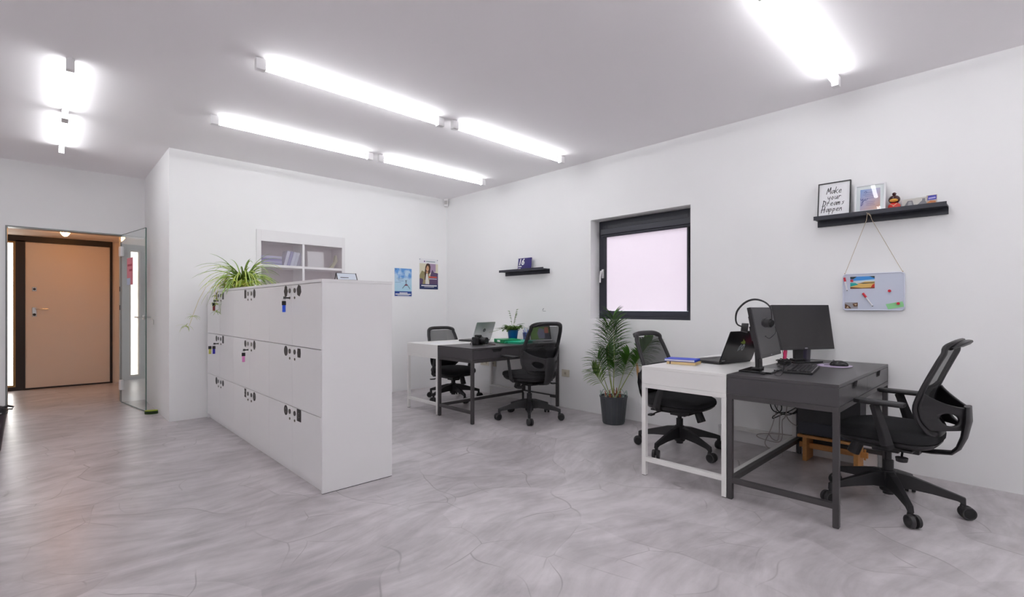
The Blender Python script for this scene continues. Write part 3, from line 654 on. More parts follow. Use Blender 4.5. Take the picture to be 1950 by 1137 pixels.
# wall hook and paper
t = wall_thing('wall_clip', 'tiny grey metal clip with a short line under it on the right wall', 'clip', 4.045, 1.125)
b = MB(); b.tube([(0, -.004, .01), (.012, -.008, .03), (.022, -.006, .036)], .003, 6); b.box(0, .05, -.003, 0, 0, .004); b.build('clip', mat('grey_clip', (.28, .30, .30), .5), t)
b = MB(); b.box(0, .33, -.004, 0, 0, .21); o = b.build('paper_sheet', M['paper']); o.location = (XR-.0005, 4.13, .775); o.rotation_euler = (0, 0, R(-90))
tag(o, 'white sheet fixed to the wall, its top edge showing above the far dark desk chair', 'paper')
# ---------------------------------------------------------------- whiteboard hanging on a string
t = wall_thing('whiteboard', 'small white magnetic board hanging by a string under the long ledge', 'whiteboard', .935, 1.147)
W_, H_ = .371, .274
def rrect(x0, x1, z0, z1, r, n=5):
    P = []
    for cx, cz, a0 in ((x1-r, z0+r, -90), (x1-r, z1-r, 0), (x0+r, z1-r, 90), (x0+r, z0+r, 180)):
        for i in range(n+1): a = R(a0 + 90*i/n); P.append((cx + r*math.cos(a), cz + r*math.sin(a)))
    return P
b = MB(); b.prism(rrect(0, W_, 0, H_, .02), .012, -.020); b.build('board', mat('board_surface', (.60, .64, .76), .3), t)
b = MB(); b.tube([(x, -.020, z) for x, z in rrect(.003, W_-.003, .003, H_-.003, .02)], .004, 6, closed=True); b.build('rim', mat('board_rim', (.66, .69, .80), .35), t)
b = MB(); b.tube([(.012, -.015, H_-.002), (.165, -.11, .655), (.172, -.129, .69), (.180, -.129, .70), (.188, -.129, .69), (.195, -.11, .655), (W_-.012, -.015, H_-.002)], .0016, 6)
b.tube([(.168, -.127, .705), (.180, -.130, .69), (.196, -.127, .675)], .0018, 6)
b.ell((.012, -.015, H_+.004), .004, .003, .004, 8, 6); b.ell((W_-.012, -.015, H_+.004), .004, .003, .004, 8, 6)
b.build('string', mat('jute_string', (.52, .42, .30), .9), t)
def on_board(name, label, cat, group=None): return thing(name, label, cat, (XR-.0205, .935, 1.147), R(-90), group)
def disc(b, x, z, r, y0=-.006): b.cyl((x, y0, z), (x, 0, z), r, n=16)
mred = mat('red_magnet', (.60, .02, .04), .3)
for i, (x, z, lb) in enumerate(((.059, .222, 'red round magnet on the corner of the beach photo'), (.285, .141, 'red round magnet alone on the right half of the whiteboard'), (.335, .050, 'red round magnet holding the green note'))):
    b = MB(); disc(b, x, z, .0095, -.010); o = tag(b.build('magnet', mred, smooth=True), lb, 'magnet', 'round magnets on the whiteboard'); o.location = (XR-.0205-.001, .935, 1.147); o.rotation_euler = (0, 0, R(-90))
ph = on_board('photo', 'glossy landscape photo of a colourful beach on the whiteboard', 'photo')
b = MB(); cm = [M['paper'], mat('p_blue', (.05, .30, .75), .3), mat('p_dark', (.02, .04, .05), .3), mat('p_sand', (.75, .48, .14), .3), mat('p_brown', (.18, .05, .02), .3), mat('p_red', (.65, .04, .02), .3), mat('p_teal', (.02, .38, .35), .3), mat('p_pale', (.6, .75, .85), .3)]
x0, x1, z0, z1 = .048, .198, .162, .252
b.box(x0, x1, -.0008, 0, z0, z1); b.mi = 1; b.quad(x0, x1, .21, z1, -.0011); b.mi = 7; b.poly([(x0, .205), (x1, .215), (x1, .228), (.11, .222), (x0, .222)], -.0013)
b.mi = 3; b.poly([(x0, z0), (x1, z0), (x1, .213), (.14, .214), (.10, .20), (x0, .178)], -.0015); b.mi = 6; b.poly([(x0, .178), (.10, .192), (.08, .205), (x0, .207)], -.0017)
b.mi = 2; b.poly([(x0, .237), (x0, z1), (.09, z1), (.065, .232)], -.0017); b.poly([(.165, z1), (x1, z1), (x1, .236)], -.0017); b.poly([(.09, .203), (x1, .206), (x1, .201), (.13, .198)], -.0019)
b.mi = 4; b.poly([(x0, z0), (x1, z0), (x1, .17), (.12, .167), (x0, .176)], -.0019); b.mi = 5; b.poly([(.175, .17), (x1, .168), (x1, .196), (.185, .19)], -.0021)
b.build('print', cm, ph, fix=False)
ph = on_board('photo', 'small brown and grey photo at the lower left of the whiteboard', 'photo')
b = MB(); b.box(.014, .095, -.0008, 0, .014, .060); cm = [mat('p_grey', (.35, .34, .38), .3), mat('p_umber', (.13, .06, .03), .3), mat('p_cream', (.60, .45, .30), .3)]
b.mi = 1; b.poly([(.014, .014), (.055, .014), (.045, .03), (.028, .042), (.014, .05)], -.0011); b.poly([(.062, .05), (.095, .058), (.095, .03), (.07, .028)], -.0011); b.mi = 2; b.poly([(.022, .018), (.04, .018), (.032, .034)], -.0014); b.poly([(.07, .046), (.09, .05), (.085, .036)], -.0014)
b.build('print', cm, ph, fix=False)
nt_ = on_board('sticky_note', 'pale green note pinned aslant at the lower right of the whiteboard', 'note')
b = MB(); b.poly([(.262, .045), (.277, .008), (.37, .028), (.357, .065)], -.001); b.poly([(.262, .045), (.277, .008), (.37, .028), (.357, .065)], -.0003); b.build('note_sheet', mat('green_note', (.30, .68, .32), .6), nt_, fix=False)
def marker(p0, p1, label, k=.42):
    t = on_board('marker_pen', label, 'marker pen', 'red capped marker pens on the whiteboard')
    a = Vector((p0[0], -.009, p0[1])); c = Vector((p1[0], -.009, p1[1])); m_ = a.lerp(c, k)
    b = MB(); b.cyl(m_, a.lerp(c, .96), .0052, .0042, 12); b.build('barrel', M['paper'], t, smooth=True)
    b = MB(); b.cyl(a, m_, .0075, .0075, 12); b.build('cap', mred, t, smooth=True)
    b = MB(); b.cyl(a.lerp(c, .95), c, .0042, .0036, 12); b.build('tip_plug', M['black'], t, smooth=True)
marker((.012, .248), (.030, .148), 'red capped white marker clinging upright to the left edge of the whiteboard', .3)
marker((.128, .128), (.188, .030), 'red capped white marker lying diagonally at the middle of the whiteboard', .33)
# wall sockets
def socket(y, z, wd, n, label):
    t = wall_thing('wall_socket', label, 'socket', y, z, 'wall sockets along the right wall')
    b = MB(); b.box(0, wd, -.012, 0, 0, .082); b.build('cover_plate', mat('cream_plastic', (.62, .58, .48), .4), t, bevel=.003)
    for i in range(n):
        cx = wd*(i+.5)/n; b = MB(); b.lathe([(.021, 0), (.019, .001), (.015, -.004)], 20); bmesh.ops.rotate(b.bm, verts=b.bm.verts, cent=(0, 0, 0), matrix=Matrix.Rotation(R(90), 3, 'X')); bmesh.ops.translate(b.bm, verts=b.bm.verts, vec=(cx, -.0125, .041))
        b.mi = 1; b.ell((cx, -.013, .041), .006, .002, .006, 8, 6); b.build('outlet', [mat('outlet_plastic', (.5, .45, .36), .5), mat('outlet_hole', (.15, .12, .08), .6)], t)
socket(3.735, .362, .11, 1, 'single cream wall socket to the right of the far dark desk')
socket(5.215, .372, .17, 2, 'wide cream double wall socket under the far white desk')
socket(5.00, .372, .10, 1, 'cream wall socket right next to the double one under the far white desk')
# ---------------------------------------------------------------- desks
def make_desk(kind, label, L_, D_, loc, rz):
    body, met = (M['dark'], M['darkmetal']) if kind == 'dark' else (M['whitedesk'], M['whitedesk'])
    t = thing('desk', label, 'desk', loc, rz, 'desks standing in pairs along the right wall')
    T = .030
    b = MB(); b.box(0, L_, 0, D_, .742, .760); b.build('desktop', body, t, bevel=.0012)
    for x in (0, L_-.016):
        b = MB(); b.box(x, x+.016, .0, D_, .641, .7415); b.build('side_panel', body, t, bevel=.001)
    b = MB(); b.box(.016, L_-.016, D_-.016, D_, .641, .7415); b.build('back_panel', body, t)
    b = MB(); b.box(.016, L_-.016, .02, D_-.016, .641, .647); b.build('bottom_panel', body, t)
    w_ = (L_-.036)/2
    for i in range(2):
        x0 = .017 + i*(w_+.002); x1 = x0+w_; c = (x0+x1)/2
        b = MB(); b.prism([(x0, .643), (x1, .643), (x1, .739), (c+.078, .739), (c+.052, .706), (c-.052, .706), (c-.078, .739), (x0, .739)], .016, .001)
        d = b.build('drawer', body, t, fix=True)
        b = MB(); b.box(c-.078, c+.078, .0175, .030, .700, .739); b.build('recess_shade', M['black'], d)  # black block stands in for the shade inside the drawer notch
    b = MB()
    b.box(0, L_, 0, T, .611, .640); b.box(0, L_, D_-T, D_, .611, .640); b.box(0, T, T, D_-T, .611, .640); b.box(L_-T, L_, T, D_-T, .611, .640); b.build('top_frame', met, t, bevel=.001)
    for x in (0, L_-T):
        for y in (0, D_-T):
            b = MB(); b.box(x, x+T, y, y+T, .004, .611); b.mi = 1; b.box(x+.002, x+T-.002, y+.002, y+T-.002, 0, .004); b.build('leg', [met, M['black']], t, bevel=.001)
        b = MB(); b.box(x, x+T, T, D_-T, .100, .130); b.build('stretcher', met, t, bevel=.001)
    b = MB(); b.box(T, L_-T, D_-T, D_, .100, .130); b.build('stretcher', met, t, bevel=.001)
    return t
make_desk('dark', 'dark grey desk with two drawers nearest the viewer, carrying the two monitors', 1.375, .583, (3.012, .660, 0), 0)
make_desk('white', 'white desk behind the near dark one, carrying the black laptop and blue notebook', 1.375, .585, (4.387, 1.832, 0), R(180))
make_desk('dark', 'dark grey desk in the far group, carrying the camera and green binder', 1.322, .592, (3.073, 3.780, 0), 0)
make_desk('white', 'white desk in the far group, carrying the silver laptop and loose papers', 1.322, .612, (4.395, 4.988, 0), R(180))
# ---------------------------------------------------------------- office chairs
def prof(z):   # forward position of the backrest by height
    P = [(.48, -.235), (.53, -.195), (.58, -.170), (.63, -.165), (.70, -.185), (.80, -.225), (.90, -.268), (.955, -.292), (.975, -.318), (.985, -.345)]
    for (z0, s0), (z1, s1) in zip(P, P[1:]):
        if z <= z1: return s0 + (s1-s0)*(z-z0)/(z1-z0)
    return P[-1][1]
def halfw(z):
    P = [(.48, .13), (.51, .175), (.56, .205), (.65, .222), (.80, .212), (.90, .200), (.95, .185), (.985, .14)]
    if z <= P[0][0]: return P[0][1]
    for (z0, s0), (z1, s1) in zip(P, P[1:]):
        if z <= z1: return s0 + (s1-s0)*(z-z0)/(z1-z0)
    return P[-1][1]
def make_chair(label, loc, rz, base_rot, dh):
    t = thing('office_chair', label, 'chair', loc, rz, 'black mesh back office chairs at the desks')
    # base (own heading), casters are its sub-parts
    b = MB()
    b.lathe([(.030, .075), (.043, .085), (.046, .15), (.044, .19), (.036, .205)], 24)
    for k in range(5):
        a = k*2*math.pi/5; ca, sa = math.cos(a), math.sin(a)
        def q(r_, off, z): return (ca*r_ - sa*off, sa*r_ + ca*off, z)
        secs = [(.02, .030, .105, .200), (.10, .026, .115, .190), (.20, .020, .108, .160), (.305, .016, .094, .128), (.340, .015, .076, .116)]
        prev = None
        for r_, hw_, z0, z1 in secs:
            ring = [b.v(q(r_, -hw_, z0)), b.v(q(r_, hw_, z0)), b.v(q(r_, hw_*.7, z1)), b.v(q(r_, -hw_*.7, z1))]
            if prev:
                for i in range(4): b.f([prev[i], prev[(i+1) % 4], ring[(i+1) % 4], ring[i]])
            else: b.f(ring)
            prev = ring
        b.f(prev)
        b.cyl(q(.328, 0, .050), q(.328, 0, .100), .012, n=10)
    base = b.build('base', M['black'], t, bevel=.003); base.rotation_euler = (0, 0, base_rot - rz)
    for k in range(5):
        a = k*2*math.pi/5
        c = MB(); 
        for s_ in (-1, 1): c.cyl((-.018, s_*.008, .036), (-.018, s_*.027, .036), .036, .033, 20)
        c.mi = 1
        for s_ in (-1, 1): c.cyl((-.018, s_*.0265, .036), (-.018, s_*.0285, .036), .026, .025, 18)
        c.mi = 0; c.box(-.030, .012, -.010, .010, .030, .066); c.cyl((0, 0, .05), (0, 0, .075), .014, n=12)
        o = c.build('caster', [M['rubber'], M['blackg']], base, smooth=True)
        o.location = (.328*math.cos(a), .328*math.sin(a), 0); o.rotation_euler = (0, 0, a + math.pi + .35 + .3*math.sin(3*k))
    b = MB(); b.cyl((0, 0, .062), (0, 0, .262), .027, n=20); b.cyl((0, 0, .262), (0, 0, .345+dh), .017, n=16)
    b.build('gas_lift', M['black'], t, smooth=True)
    def up(o): o.location.z = dh; return o
    b = MB()
    b.box(-.085, .085, -.16, .12, .345, .372); b.box(-.05, .05, -.06, .07, .325, .346)
    b.cyl((-.045, .13, .372), (-.045, .165, .285), .030, .034, 18)
    b.box(-.20, .20, -.04, .02, .372, .386); b.box(-.20, .20, -.15, -.10, .372, .386)
    mech = up(b.build('mechanism', M['black'], t, bevel=.005))
    b = MB(); b.tube([(.05, -.10, .36), (.17, -.115, .352), (.215, -.12, .345)], .006, 8); b.box(.195, .255, -.15, -.11, .336, .348)
    b.tube([(-.05, -.08, .36), (-.17, -.10, .35), (-.20, -.105, .335)], .006, 8); b.cyl((-.20, -.105, .345), (-.20, -.105, .322), .030, .026, 16)
    up(b.build('lever', M['black'], t, bevel=.002))
    # seat shell and cushion
    def seat_outline(wd, f0, f1, n=40, e=3.2):
        P = []
        for i in range(n):
            a = 2*math.pi*i/n; c_, s_ = math.cos(a), math.sin(a)
            P.append((wd*abs(c_)**(2/e)*(1 if c_ >= 0 else -1), (f0+f1)/2 + (f1-f0)/2*abs(s_)**(2/e)*(1 if s_ >= 0 else -1)))
        return P
    def layered(b, layers):
        prev = None
        for sc_, z, cv in layers:
            ring = [b.v((x*sc_, (y)*sc_, z + cv*max(0, (y-.10))/.15*(-1))) for x, y in seat_outline(.245, -.245, .250)]
            if prev:
                n = len(ring)
                for i in range(n): b.f([prev[i], prev[(i+1) % n], ring[(i+1) % n], ring[i]])
            else: b.f(ring[::-1])
            prev = ring
        b.f(prev)
    b = MB(); layered(b, [(.72, .384, 0), (.90, .392, 0), (.98, .412, .004), (.99, .424, .008)]); up(b.build('seat_shell', M['black'], t, smooth=True))
    b = MB(); layered(b, [(.97, .424, .006), (1.02, .434, .010), (1.03, .455, .014), (1.01, .476, .020), (.94, .488, .022), (.72, .494, .018), (.4, .494, .008)]); up(b.build('seat_cushion', M['fabric'], t, smooth=True))
    # backrest frame: closed loop following the curve of the back
    loop = []
    zs = [.56, .62, .68, .75, .82, .89, .93]
    side = [(halfw(z), prof(z), z) for z in zs]
    cor_t = [(.186, -.285, .958), (.150, -.305, .975), (.08, -.315, .982)]
    bot = [(.06, -.240, .478), (.12, -.232, .486), (.17, -.212, .508)]
    right = bot + side + cor_t
    loop = right + [(-x, y, z) for x, y, z in reversed(right)]
    loop = crm(loop, 3, True); b = MB(); b.tube(loop, [.022]*len(loop), 10, closed=True, flat=.62, up=(0, 1, .3))
    back = up(b.build('backrest_frame', M['black'], t, smooth=True))
    b = MB()                                                        # rolled top edge
    tp = [(-.175, -.305, .955), (-.14, -.325, .972), (-.07, -.335, .981), (0, -.338, .984), (.07, -.335, .981), (.14, -.325, .972), (.175, -.305, .955)]
    b.tube(tp, [.016, .026, .030, .031, .030, .026, .016], 10, flat=.45, up=(0, .35, 1)); up(b.build('top_rail', M['black'], t, smooth=True))
    def back_surf(z0, z1, nz, inset, yo, bulge=0.0, ztop=None):
        b = MB(); rows = []
        for i in range(nz+1):
            z = z0 + (z1-z0)*i/nz; hw_ = halfw(z) - inset
            row = []
            for j in range(13):
                u_ = -1 + 2*j/12; zz = z + (ztop or 0)*(1-u_*u_)*(i/nz)
                row.append(b.v((hw_*u_, prof(min(zz, .95)) + yo - bulge*(1-u_*u_), zz)))
            rows.append(row)
        for A, B in zip(rows, rows[1:]):
            for j in range(12): b.f([A[j], A[j+1], B[j+1], B[j]])
        return b
    b = back_surf(.500, .955, 12, .012, -.002, .018); up(b.build('backrest_mesh', M['mesh'], t, smooth=True))
    b = back_surf(.500, .735, 6, .018, .004, .012, .0); o = up(b.build('lumbar_pad', M['fabric'], t, smooth=True))
    md = o.modifiers.new('thick', 'SOLIDIFY'); md.thickness = .022; md.offset = 0
    # bracket behind the back and the spine going down to the mechanism
    b = MB(); NU, NV = 64, 24; G = []
    for i in range(NV+1):
        v_ = i/NV; row = []
        for j in range(NU+1):
            u_ = -1 + 2*j/NU; vv = v_
            du, dv = (abs(u_)-.50)/.21, (v_-.42)/.25; m_ = math.hypot(du, dv)
            if .86 < m_ < 1.16:                                        # snap to the rim of the opening
                k = abs(.50 + .21*du/m_); u_ = math.copysign(k, u_); vv = .42 + .25*dv/m_
            k = abs(u_); z = .512*(1-vv) + (.632 + .085*k**2.2)*vv; hw_ = halfw(z) + .006
            s_ = (prof(z) - .012)*k**1.6 + (-.352 + .012*(1-vv))*(1 - k**1.6)
            row.append((b.v((hw_*u_, s_, z)), math.hypot((abs(-1 + 2*j/NU)-.50)/.21, (v_-.42)/.25)))
        G.append(row)
    for i in range(NV):
        for j in range(NU):
            q4 = [G[i][j], G[i][j+1], G[i+1][j+1], G[i+1][j]]
            if sum(1 for _, m_ in q4 if m_ < 1.16) == 4: continue
            b.f([x for x, _ in q4])
    o = up(b.build('back_bracket', M['black'], t, smooth=True)); md = o.modifiers.new('thick', 'SOLIDIFY'); md.thickness = .016; md.offset = 0
    b = MB(); b.tube([(0, -.350, .640), (0, -.350, .56), (0, -.335, .47), (0, -.312, .405), (0, -.285, .374), (0, -.20, .362), (0, -.08, .360)], [.055, .066, .056, .046, .042, .042, .045], 12, flat=.28, up=(0, 1, .6))
    up(b.build('back_spine', M['black'], t, smooth=True))
    for s_ in (-1, 1):
        b = MB()
        P = [(s_*.20, -.06, .392), (s_*.255, -.06, .395), (s_*.275, -.055, .415), (s_*.275, -.035, .50), (s_*.272, -.005, .60), (s_*.268, .005, .632)]
        b.tube(P, [.030, .032, .034, .030, .026, .026], 4, flat=.45, up=(s_*1, 0, .001)); a_ = up(b.build('armrest', M['black'], t, bevel=.004))
        b = MB(); pad = [(x*.042, .0 + y*.125) for x, y in ((-.7, -1), (.7, -1), (1, -.85), (1, .6), (.75, .92), (.3, 1), (-.3, 1), (-.75, .92), (-1, .6), (-1, -.85))]
        b.slab([(s_*.265 + x, y - .01) for x, y in pad], .632, .655); b.build('arm_pad', M['black'], a_, bevel=.008)
    return t
make_chair('black office chair pushed up to the drawers of the near dark desk, farthest right', (3.625, .545, 0), R(-4), R(205), -.006)
make_chair('black office chair at the near white desk, between it and the palm', (3.750, 1.930, 0), R(180), R(104), -.035)
make_chair('black office chair at the far dark desk, a laptop showing through its mesh', (3.705, 3.600, 0), R(-9), R(152), .022)
make_chair('black office chair behind the far white desk near the room corner', (3.770, 5.020, 0), R(177), R(114), -.080)
# ---------------------------------------------------------------- things on the near desks
TOP = .7605
def make_monitor(label, loc, rz, W_, H_, z0, tiltd):
    t = thing('monitor', label, 'monitor', loc, rz, 'black monitors on the near dark desk')
    b = MB(); b.box(-.125, .125, -.09, .10, 0, .010); b.build('stand_base', M['blackg'], t, bevel=.004)
    b = MB(); b.box(-.038, .038, .005, .030, .010, .26, rot=(R(-2), 0, 0)); b.mi = 0; b.box(-.05, .05, -.005, .045, .010, .024); b.build('stand_neck', M['black'], t, bevel=.004)
    Mt = Matrix.Translation((0, -.062, z0)) @ Matrix.Rotation(R(-tiltd), 4, 'X')
    b = MB(); b.M = Mt; b.box(-W_/2, W_/2, 0, .022, 0, H_); b.box(-W_*.30, W_*.30, .022, .052, .04, H_-.05); b.box(-.05, .05, .05, .085, H_*.35, H_*.65); h = b.build('housing', M['bezel'], t, bevel=.003)
    b = MB(); b.M = Mt; b.box(-W_/2+.013, W_/2-.013, -.0012, 0, .022, H_-.013); b.build('screen', M['screen'], t)
    b = MB(); b.M = Mt; b.box(-.012, .012, -.0016, 0, .006, .014); b.build('badge', mat('badge_grey', (.25, .25, .27), .4), t)
    return t
make_monitor('black monitor with the headset hung on it, turned side on, left of the two', (3.315, 1.150, TOP), R(4), .462, .315, .100, 11)
make_monitor('black wide monitor standing by the wall, right of the two', (4.100, 1.150, TOP), R(-29.5), .520, .335, .097, 9)
# headset hung on the left monitor
t = thing('headset', 'black headset with a thin microphone boom hanging over the left monitor', 'headset', (0, 0, 0))
hb = crm([(3.005, .985, 1.10), (2.990, .985, 1.16), (2.985, 1.015, 1.198), (2.985, 1.07, 1.215), (2.975, 1.12, 1.198), (2.975, 1.165, 1.150), (3.000, 1.185, 1.10), (3.05, 1.195, 1.065), (3.12, 1.195, 1.05)], 5); b = MB(); b.tube(hb, [.004 + .0045*math.sin(math.pi*i/(len(hb)-1))**1.5 for i in range(len(hb))], 8, flat=.7); b.build('headband', M['black'], t, smooth=True)
b = MB(); b.cyl((3.011, .992, 1.078), (3.020, 1.020, 1.080), .026, .026, 18); b.cyl((3.020, 1.020, 1.080), (3.024, 1.032, 1.081), .028, .026, 18); b.build('ear_cup', M['black'], t, smooth=True)
b = MB(); b.cyl((3.135, 1.205, 1.045), (3.150, 1.170, 1.040), .026, .030, 18); b.build('ear_cup', M['black'], t, smooth=True)
b = MB(); b.cyl((3.008, .984, 1.078), (3.011, .992, 1.079), .018, .024, 16); b.build('cup_trim', M['blackg'], t, smooth=True)
b = MB(); b.tube(crm([(3.005, .968, 1.06), (3.000, .962, 1.03), (2.985, .975, 1.005), (2.975, .99, .992), (2.965, 1.005, 1.002)]), .0022, 6); b.ell((2.965, 1.005, 1.003), .006, .005, .005, 8, 6); b.build('microphone_boom', M['black'], t, smooth=True)
b = MB(); b.tube(crm([(3.01, .968, 1.055), (3.05, .955, .98), (3.09, .95, .88), (3.12, .96, .80), (3.13, .98, .766), (3.16, 1.02, .7635), (3.25, 1.045, .7635)]), .0016, 6); b.build('cord', M['black'], t)
# keyboard
t = thing('keyboard', 'black keyboard lying in front of the two monitors on the dark desk', 'keyboard', (3.335, .865, TOP), R(9.5))
b = MB(); b.M = Matrix.Identity(4)
b.slab([(0, 0), (.45, 0), (.45, .16), (0, .16)], 0, .014); b.build('case', M['black'], t, bevel=.003)
b = MB(); key = M['bezel']
for r_, y in enumerate((.012, .032, .052, .072, .092, .118)):
    x = .010
    while x < .432:
        wk = .017 if not (r_ == 0 and .08 < x < .10) else .105
        if r_ == 5 or not (.302 < x < .308): b.box(x, min(x+wk, .442), y, y+.017, .0135, .0195 + r_*.0006)
        x += wk + .0022
b.build('keys', mat('key_plastic', (.035, .033, .036), .35), t)
b = MB(); b.box(.006, .444, .003, .009, .0135, .0150); b.box(.006, .444, .140, .1415, .0135, .0150); b.build('edge_strip', mat('grey_strip', (.22, .21, .23), .3), t)
# mouse on its mat, with cord
t = thing('mouse_pad', 'thin pale lilac mouse mat under the black mouse', 'mouse mat', (3.985, .900, TOP))
b = MB(); b.slab([(.125*math.cos(a*math.pi/16), .105*math.sin(a*math.pi/16)) for a in range(32)], 0, .003); b.build('mat', mat('lilac_mat', (.50, .42, .58), .5), t, bevel=.001)
t = thing('computer_mouse', 'black computer mouse on the lilac mat near the wall', 'mouse', (3.965, .868, TOP+.0032), R(20))
b = MB(); b.ell((0, 0, .008), .032, .056, .030, 22, 14)
for v_ in b.bm.verts: v_.co.z = max(v_.co.z, 0); v_.co.x *= (1 - .12*math.sin(v_.co.y*28)**2)
b.build('body', M['blackg'], t, smooth=True)
b = MB(); b.cyl((-.003, .032, .033), (.003, .032, .033), .008, n=12); b.build('scroll_wheel', mat('wheel_grey', (.15, .15, .16), .4), t, smooth=True)
b = MB(); b.tube([(0, .055, .008), (.02, .085, .003), (.08, .05, .0), (.12, -.02, -.0015), (.12, -.07, -.0015), (.13, -.02, -.0015), (.12, .06, -.0015), (.09, .12, -.0015), (.05, .16, -.0015)], .0018, 6); b.build('cord', M['black'], t)
# laptop
def make_laptop(label, loc, rz, W_, D_, LH, lean, body, lidmat, extra=None, group='laptops on the desks'):
    t = thing('laptop', label, 'laptop', loc, rz, group)
    b = MB(); b.slab([(-W_/2+.006, 0), (-W_/2, -.01), (-W_/2, -D_+.012), (-W_/2+.012, -D_), (W_/2-.012, -D_), (W_/2, -D_+.012), (W_/2, -.01), (W_/2-.006, 0)], .002, .019); b.build('base', body, t, bevel=.002)
    b = MB(); b.box(-W_/2+.025, W_/2-.025, -D_+.085, -.03, .0188, .0205); b.build('keyboard_deck', M['black'], t)
    b = MB(); b.box(-.05, .05, -D_+.012, -D_+.075, .0188, .0198); b.build('touchpad', M['bezel'], t)
    Mt = Matrix.Translation((0, -.002, .014)) @ Matrix.Rotation(R(-lean), 4, 'X')
    b = MB(); b.M = Mt; b.prism(rrect(-W_/2, W_/2, 0, LH, .010), .007, 0); lid = b.build('lid', lidmat, t, bevel=.001)
    b = MB(); b.M = Mt; b.box(-W_/2+.010, W_/2-.010, -.0008, 0, .020, LH-.010); b.build('screen', M['screen'], t)
    return t, Mt
t, Mt = make_laptop('open black laptop with a green and grey fruit sticker on its lid', (3.655, 1.447, TOP), R(168), .385, .262, .245, 22, M['black'], M['blackg'])
b = MB(); b.M = Mt
yb = .0075
cm = [mat('sticker_green', (.16, .22, .02), .5), mat('sticker_grey', (.22, .24, .25), .5), mat('sticker_dark', (.02, .02, .02), .5)]
def mir(P): return [(-x, z) for x, z in P]
b.mi = 0; b.poly([(-.03, .145), (-.02, .165), (-.005, .17), (.01, .185), (.012, .172), (.004, .162), (.018, .165), (.03, .155), (.015, .148), (-.01, .142)], yb)
b.mi = 1; b.poly([(-.035, .135), (-.02, .142), (-.008, .138), (-.002, .118), (-.008, .095), (-.022, .088), (-.034, .10)], yb); b.poly([(.004, .138), (.016, .14), (.030, .125), (.036, .10), (.033, .085), (.022, .095), (.008, .10), (.002, .118)], yb)
b.mi = 2; b.poly([(-.024, .125), (-.014, .13), (-.014, .105), (-.024, .10)], yb+.0004); b.poly([(.012, .128), (.018, .122), (.022, .105), (.014, .11)], yb+.0004)
b.build('fruit_sticker', cm, t, fix=False)
b = MB(); b.M = Mt; b.box(.135, .175, .007, .0075, .012, .018); b.build('small_badge', mat('badge_grey2', (.2, .2, .2), .4), t)
# notebooks
def make_book(name, label, cat, loc, rz, W_, D_, H_, col, group, band=None):
    t = thing(name, label, cat, loc, rz, group)
    cv = mat('cover', col, .5)
    b = MB(); b.box(-W_/2, W_/2, -D_/2, D_/2, 0, .0022); b.box(-W_/2, W_/2, -D_/2, D_/2, H_-.0022, H_); b.box(-W_/2, -W_/2+.003, -D_/2, D_/2, .002, H_-.002); b.build('cover', cv, t, bevel=.0008)
    b = MB(); b.box(-W_/2+.003, W_/2-.003, -D_/2+.003, D_/2-.003, .0022, H_-.0022); b.build('pages', M['paper'] if band is None else mat('page_edge', (.75, .58, .32), .7), t)
    if band: b = MB(); b.box(W_/2-.030, W_/2-.024, -D_/2-.001, D_/2+.001, -.0004, H_+.0006); b.build('elastic_band', mat('band', band, .5), t)
    return t
make_book('notebook', 'yellow covered notebook with a dark elastic, lying under the blue one', 'notebook', (3.345, 1.690, TOP+.0006), R(100), .205, .145, .018, (.72, .52, .22), 'notebooks on the near white desk', band=(.03, .02, .02))
make_book('notebook', 'bright blue notebook lying on top of the yellow one on the white desk', 'notebook', (3.350, 1.705, TOP+.0205), R(102), .215, .150, .016, (.01, .06, .62), 'notebooks on the near white desk')
# pen pot behind the right monitor, pink pen case and adapters
t = thing('pen_pot', 'smoky see through pot with violet contents behind the neck of the right monitor', 'pot', (4.245, 1.155, TOP))
b = MB(); b.lathe([(.036, 0), (.042, .10)], 24, caps=False); b.lathe([(.036, 0), (.036, .003)], 24); b.build('cup', M['clearcup'], t, smooth=True)
b = MB(); b.box(-.015, .012, -.01, .01, .004, .095, rot=(.1, .15, 0)); b.cyl((.0, .0, .004), (.022, .01, .112), .004, n=8); b.cyl((-.005, .01, .004), (-.02, .0, .105), .004, n=8); b.build('contents', mat('violet_items', (.12, .09, .35), .5), t)
b = MB(); b.M = Matrix.Rotation(R(18), 4, 'Y'); b.box(-.022, .022, -.008, .008, 0, .098)
o = b.build('folded_case', mat('hot_pink', (.85, .02, .16), .4), bevel=.005); o.location = (3.935, 1.205, TOP+.004); tag(o, 'hot pink slim case leaning beside the neck of the right monitor', 'case')
t = thing('cable_coil', 'black coiled cables heaped on the desk between the two monitors', 'cables', (3.80, 1.165, TOP+.0032))
b = MB()
for k, (r_, z, ox) in enumerate(((.055, .004, 0), (.05, .012, .01), (.045, .019, -.008), (.052, .026, .004), (.03, .034, 0))):
    b.tube([(ox + r_*math.cos(a*math.pi/10), r_*.8*math.sin(a*math.pi/10), z + .005*math.sin(a*.9+k)) for a in range(20)], .0036, 6, closed=True)
b.build('loops', M['black'], t)
b = MB(); b.box(-.03, .03, -.02, .02, -.002, .022); o = b.build('adapter_block', M['black'], t, bevel=.004)
b = MB(); b.tube([(3.32, 1.06, .775), (3.38, 1.045, .7655), (3.46, 1.055, .7655), (3.55, 1.10, .7655), (3.66, 1.11, .7655), (3.74, 1.13, .768)], .0025, 6); b.tube([(3.30, 1.07, .776), (3.40, 1.09, .7655), (3.52, 1.075, .7655), (3.62, 1.15, .7655), (3.745, 1.15, .7655)], .0022, 6)
tag(b.build('cable', M['black']), 'black cables running over the dark desk from the left monitor foot to the coil', 'cable')
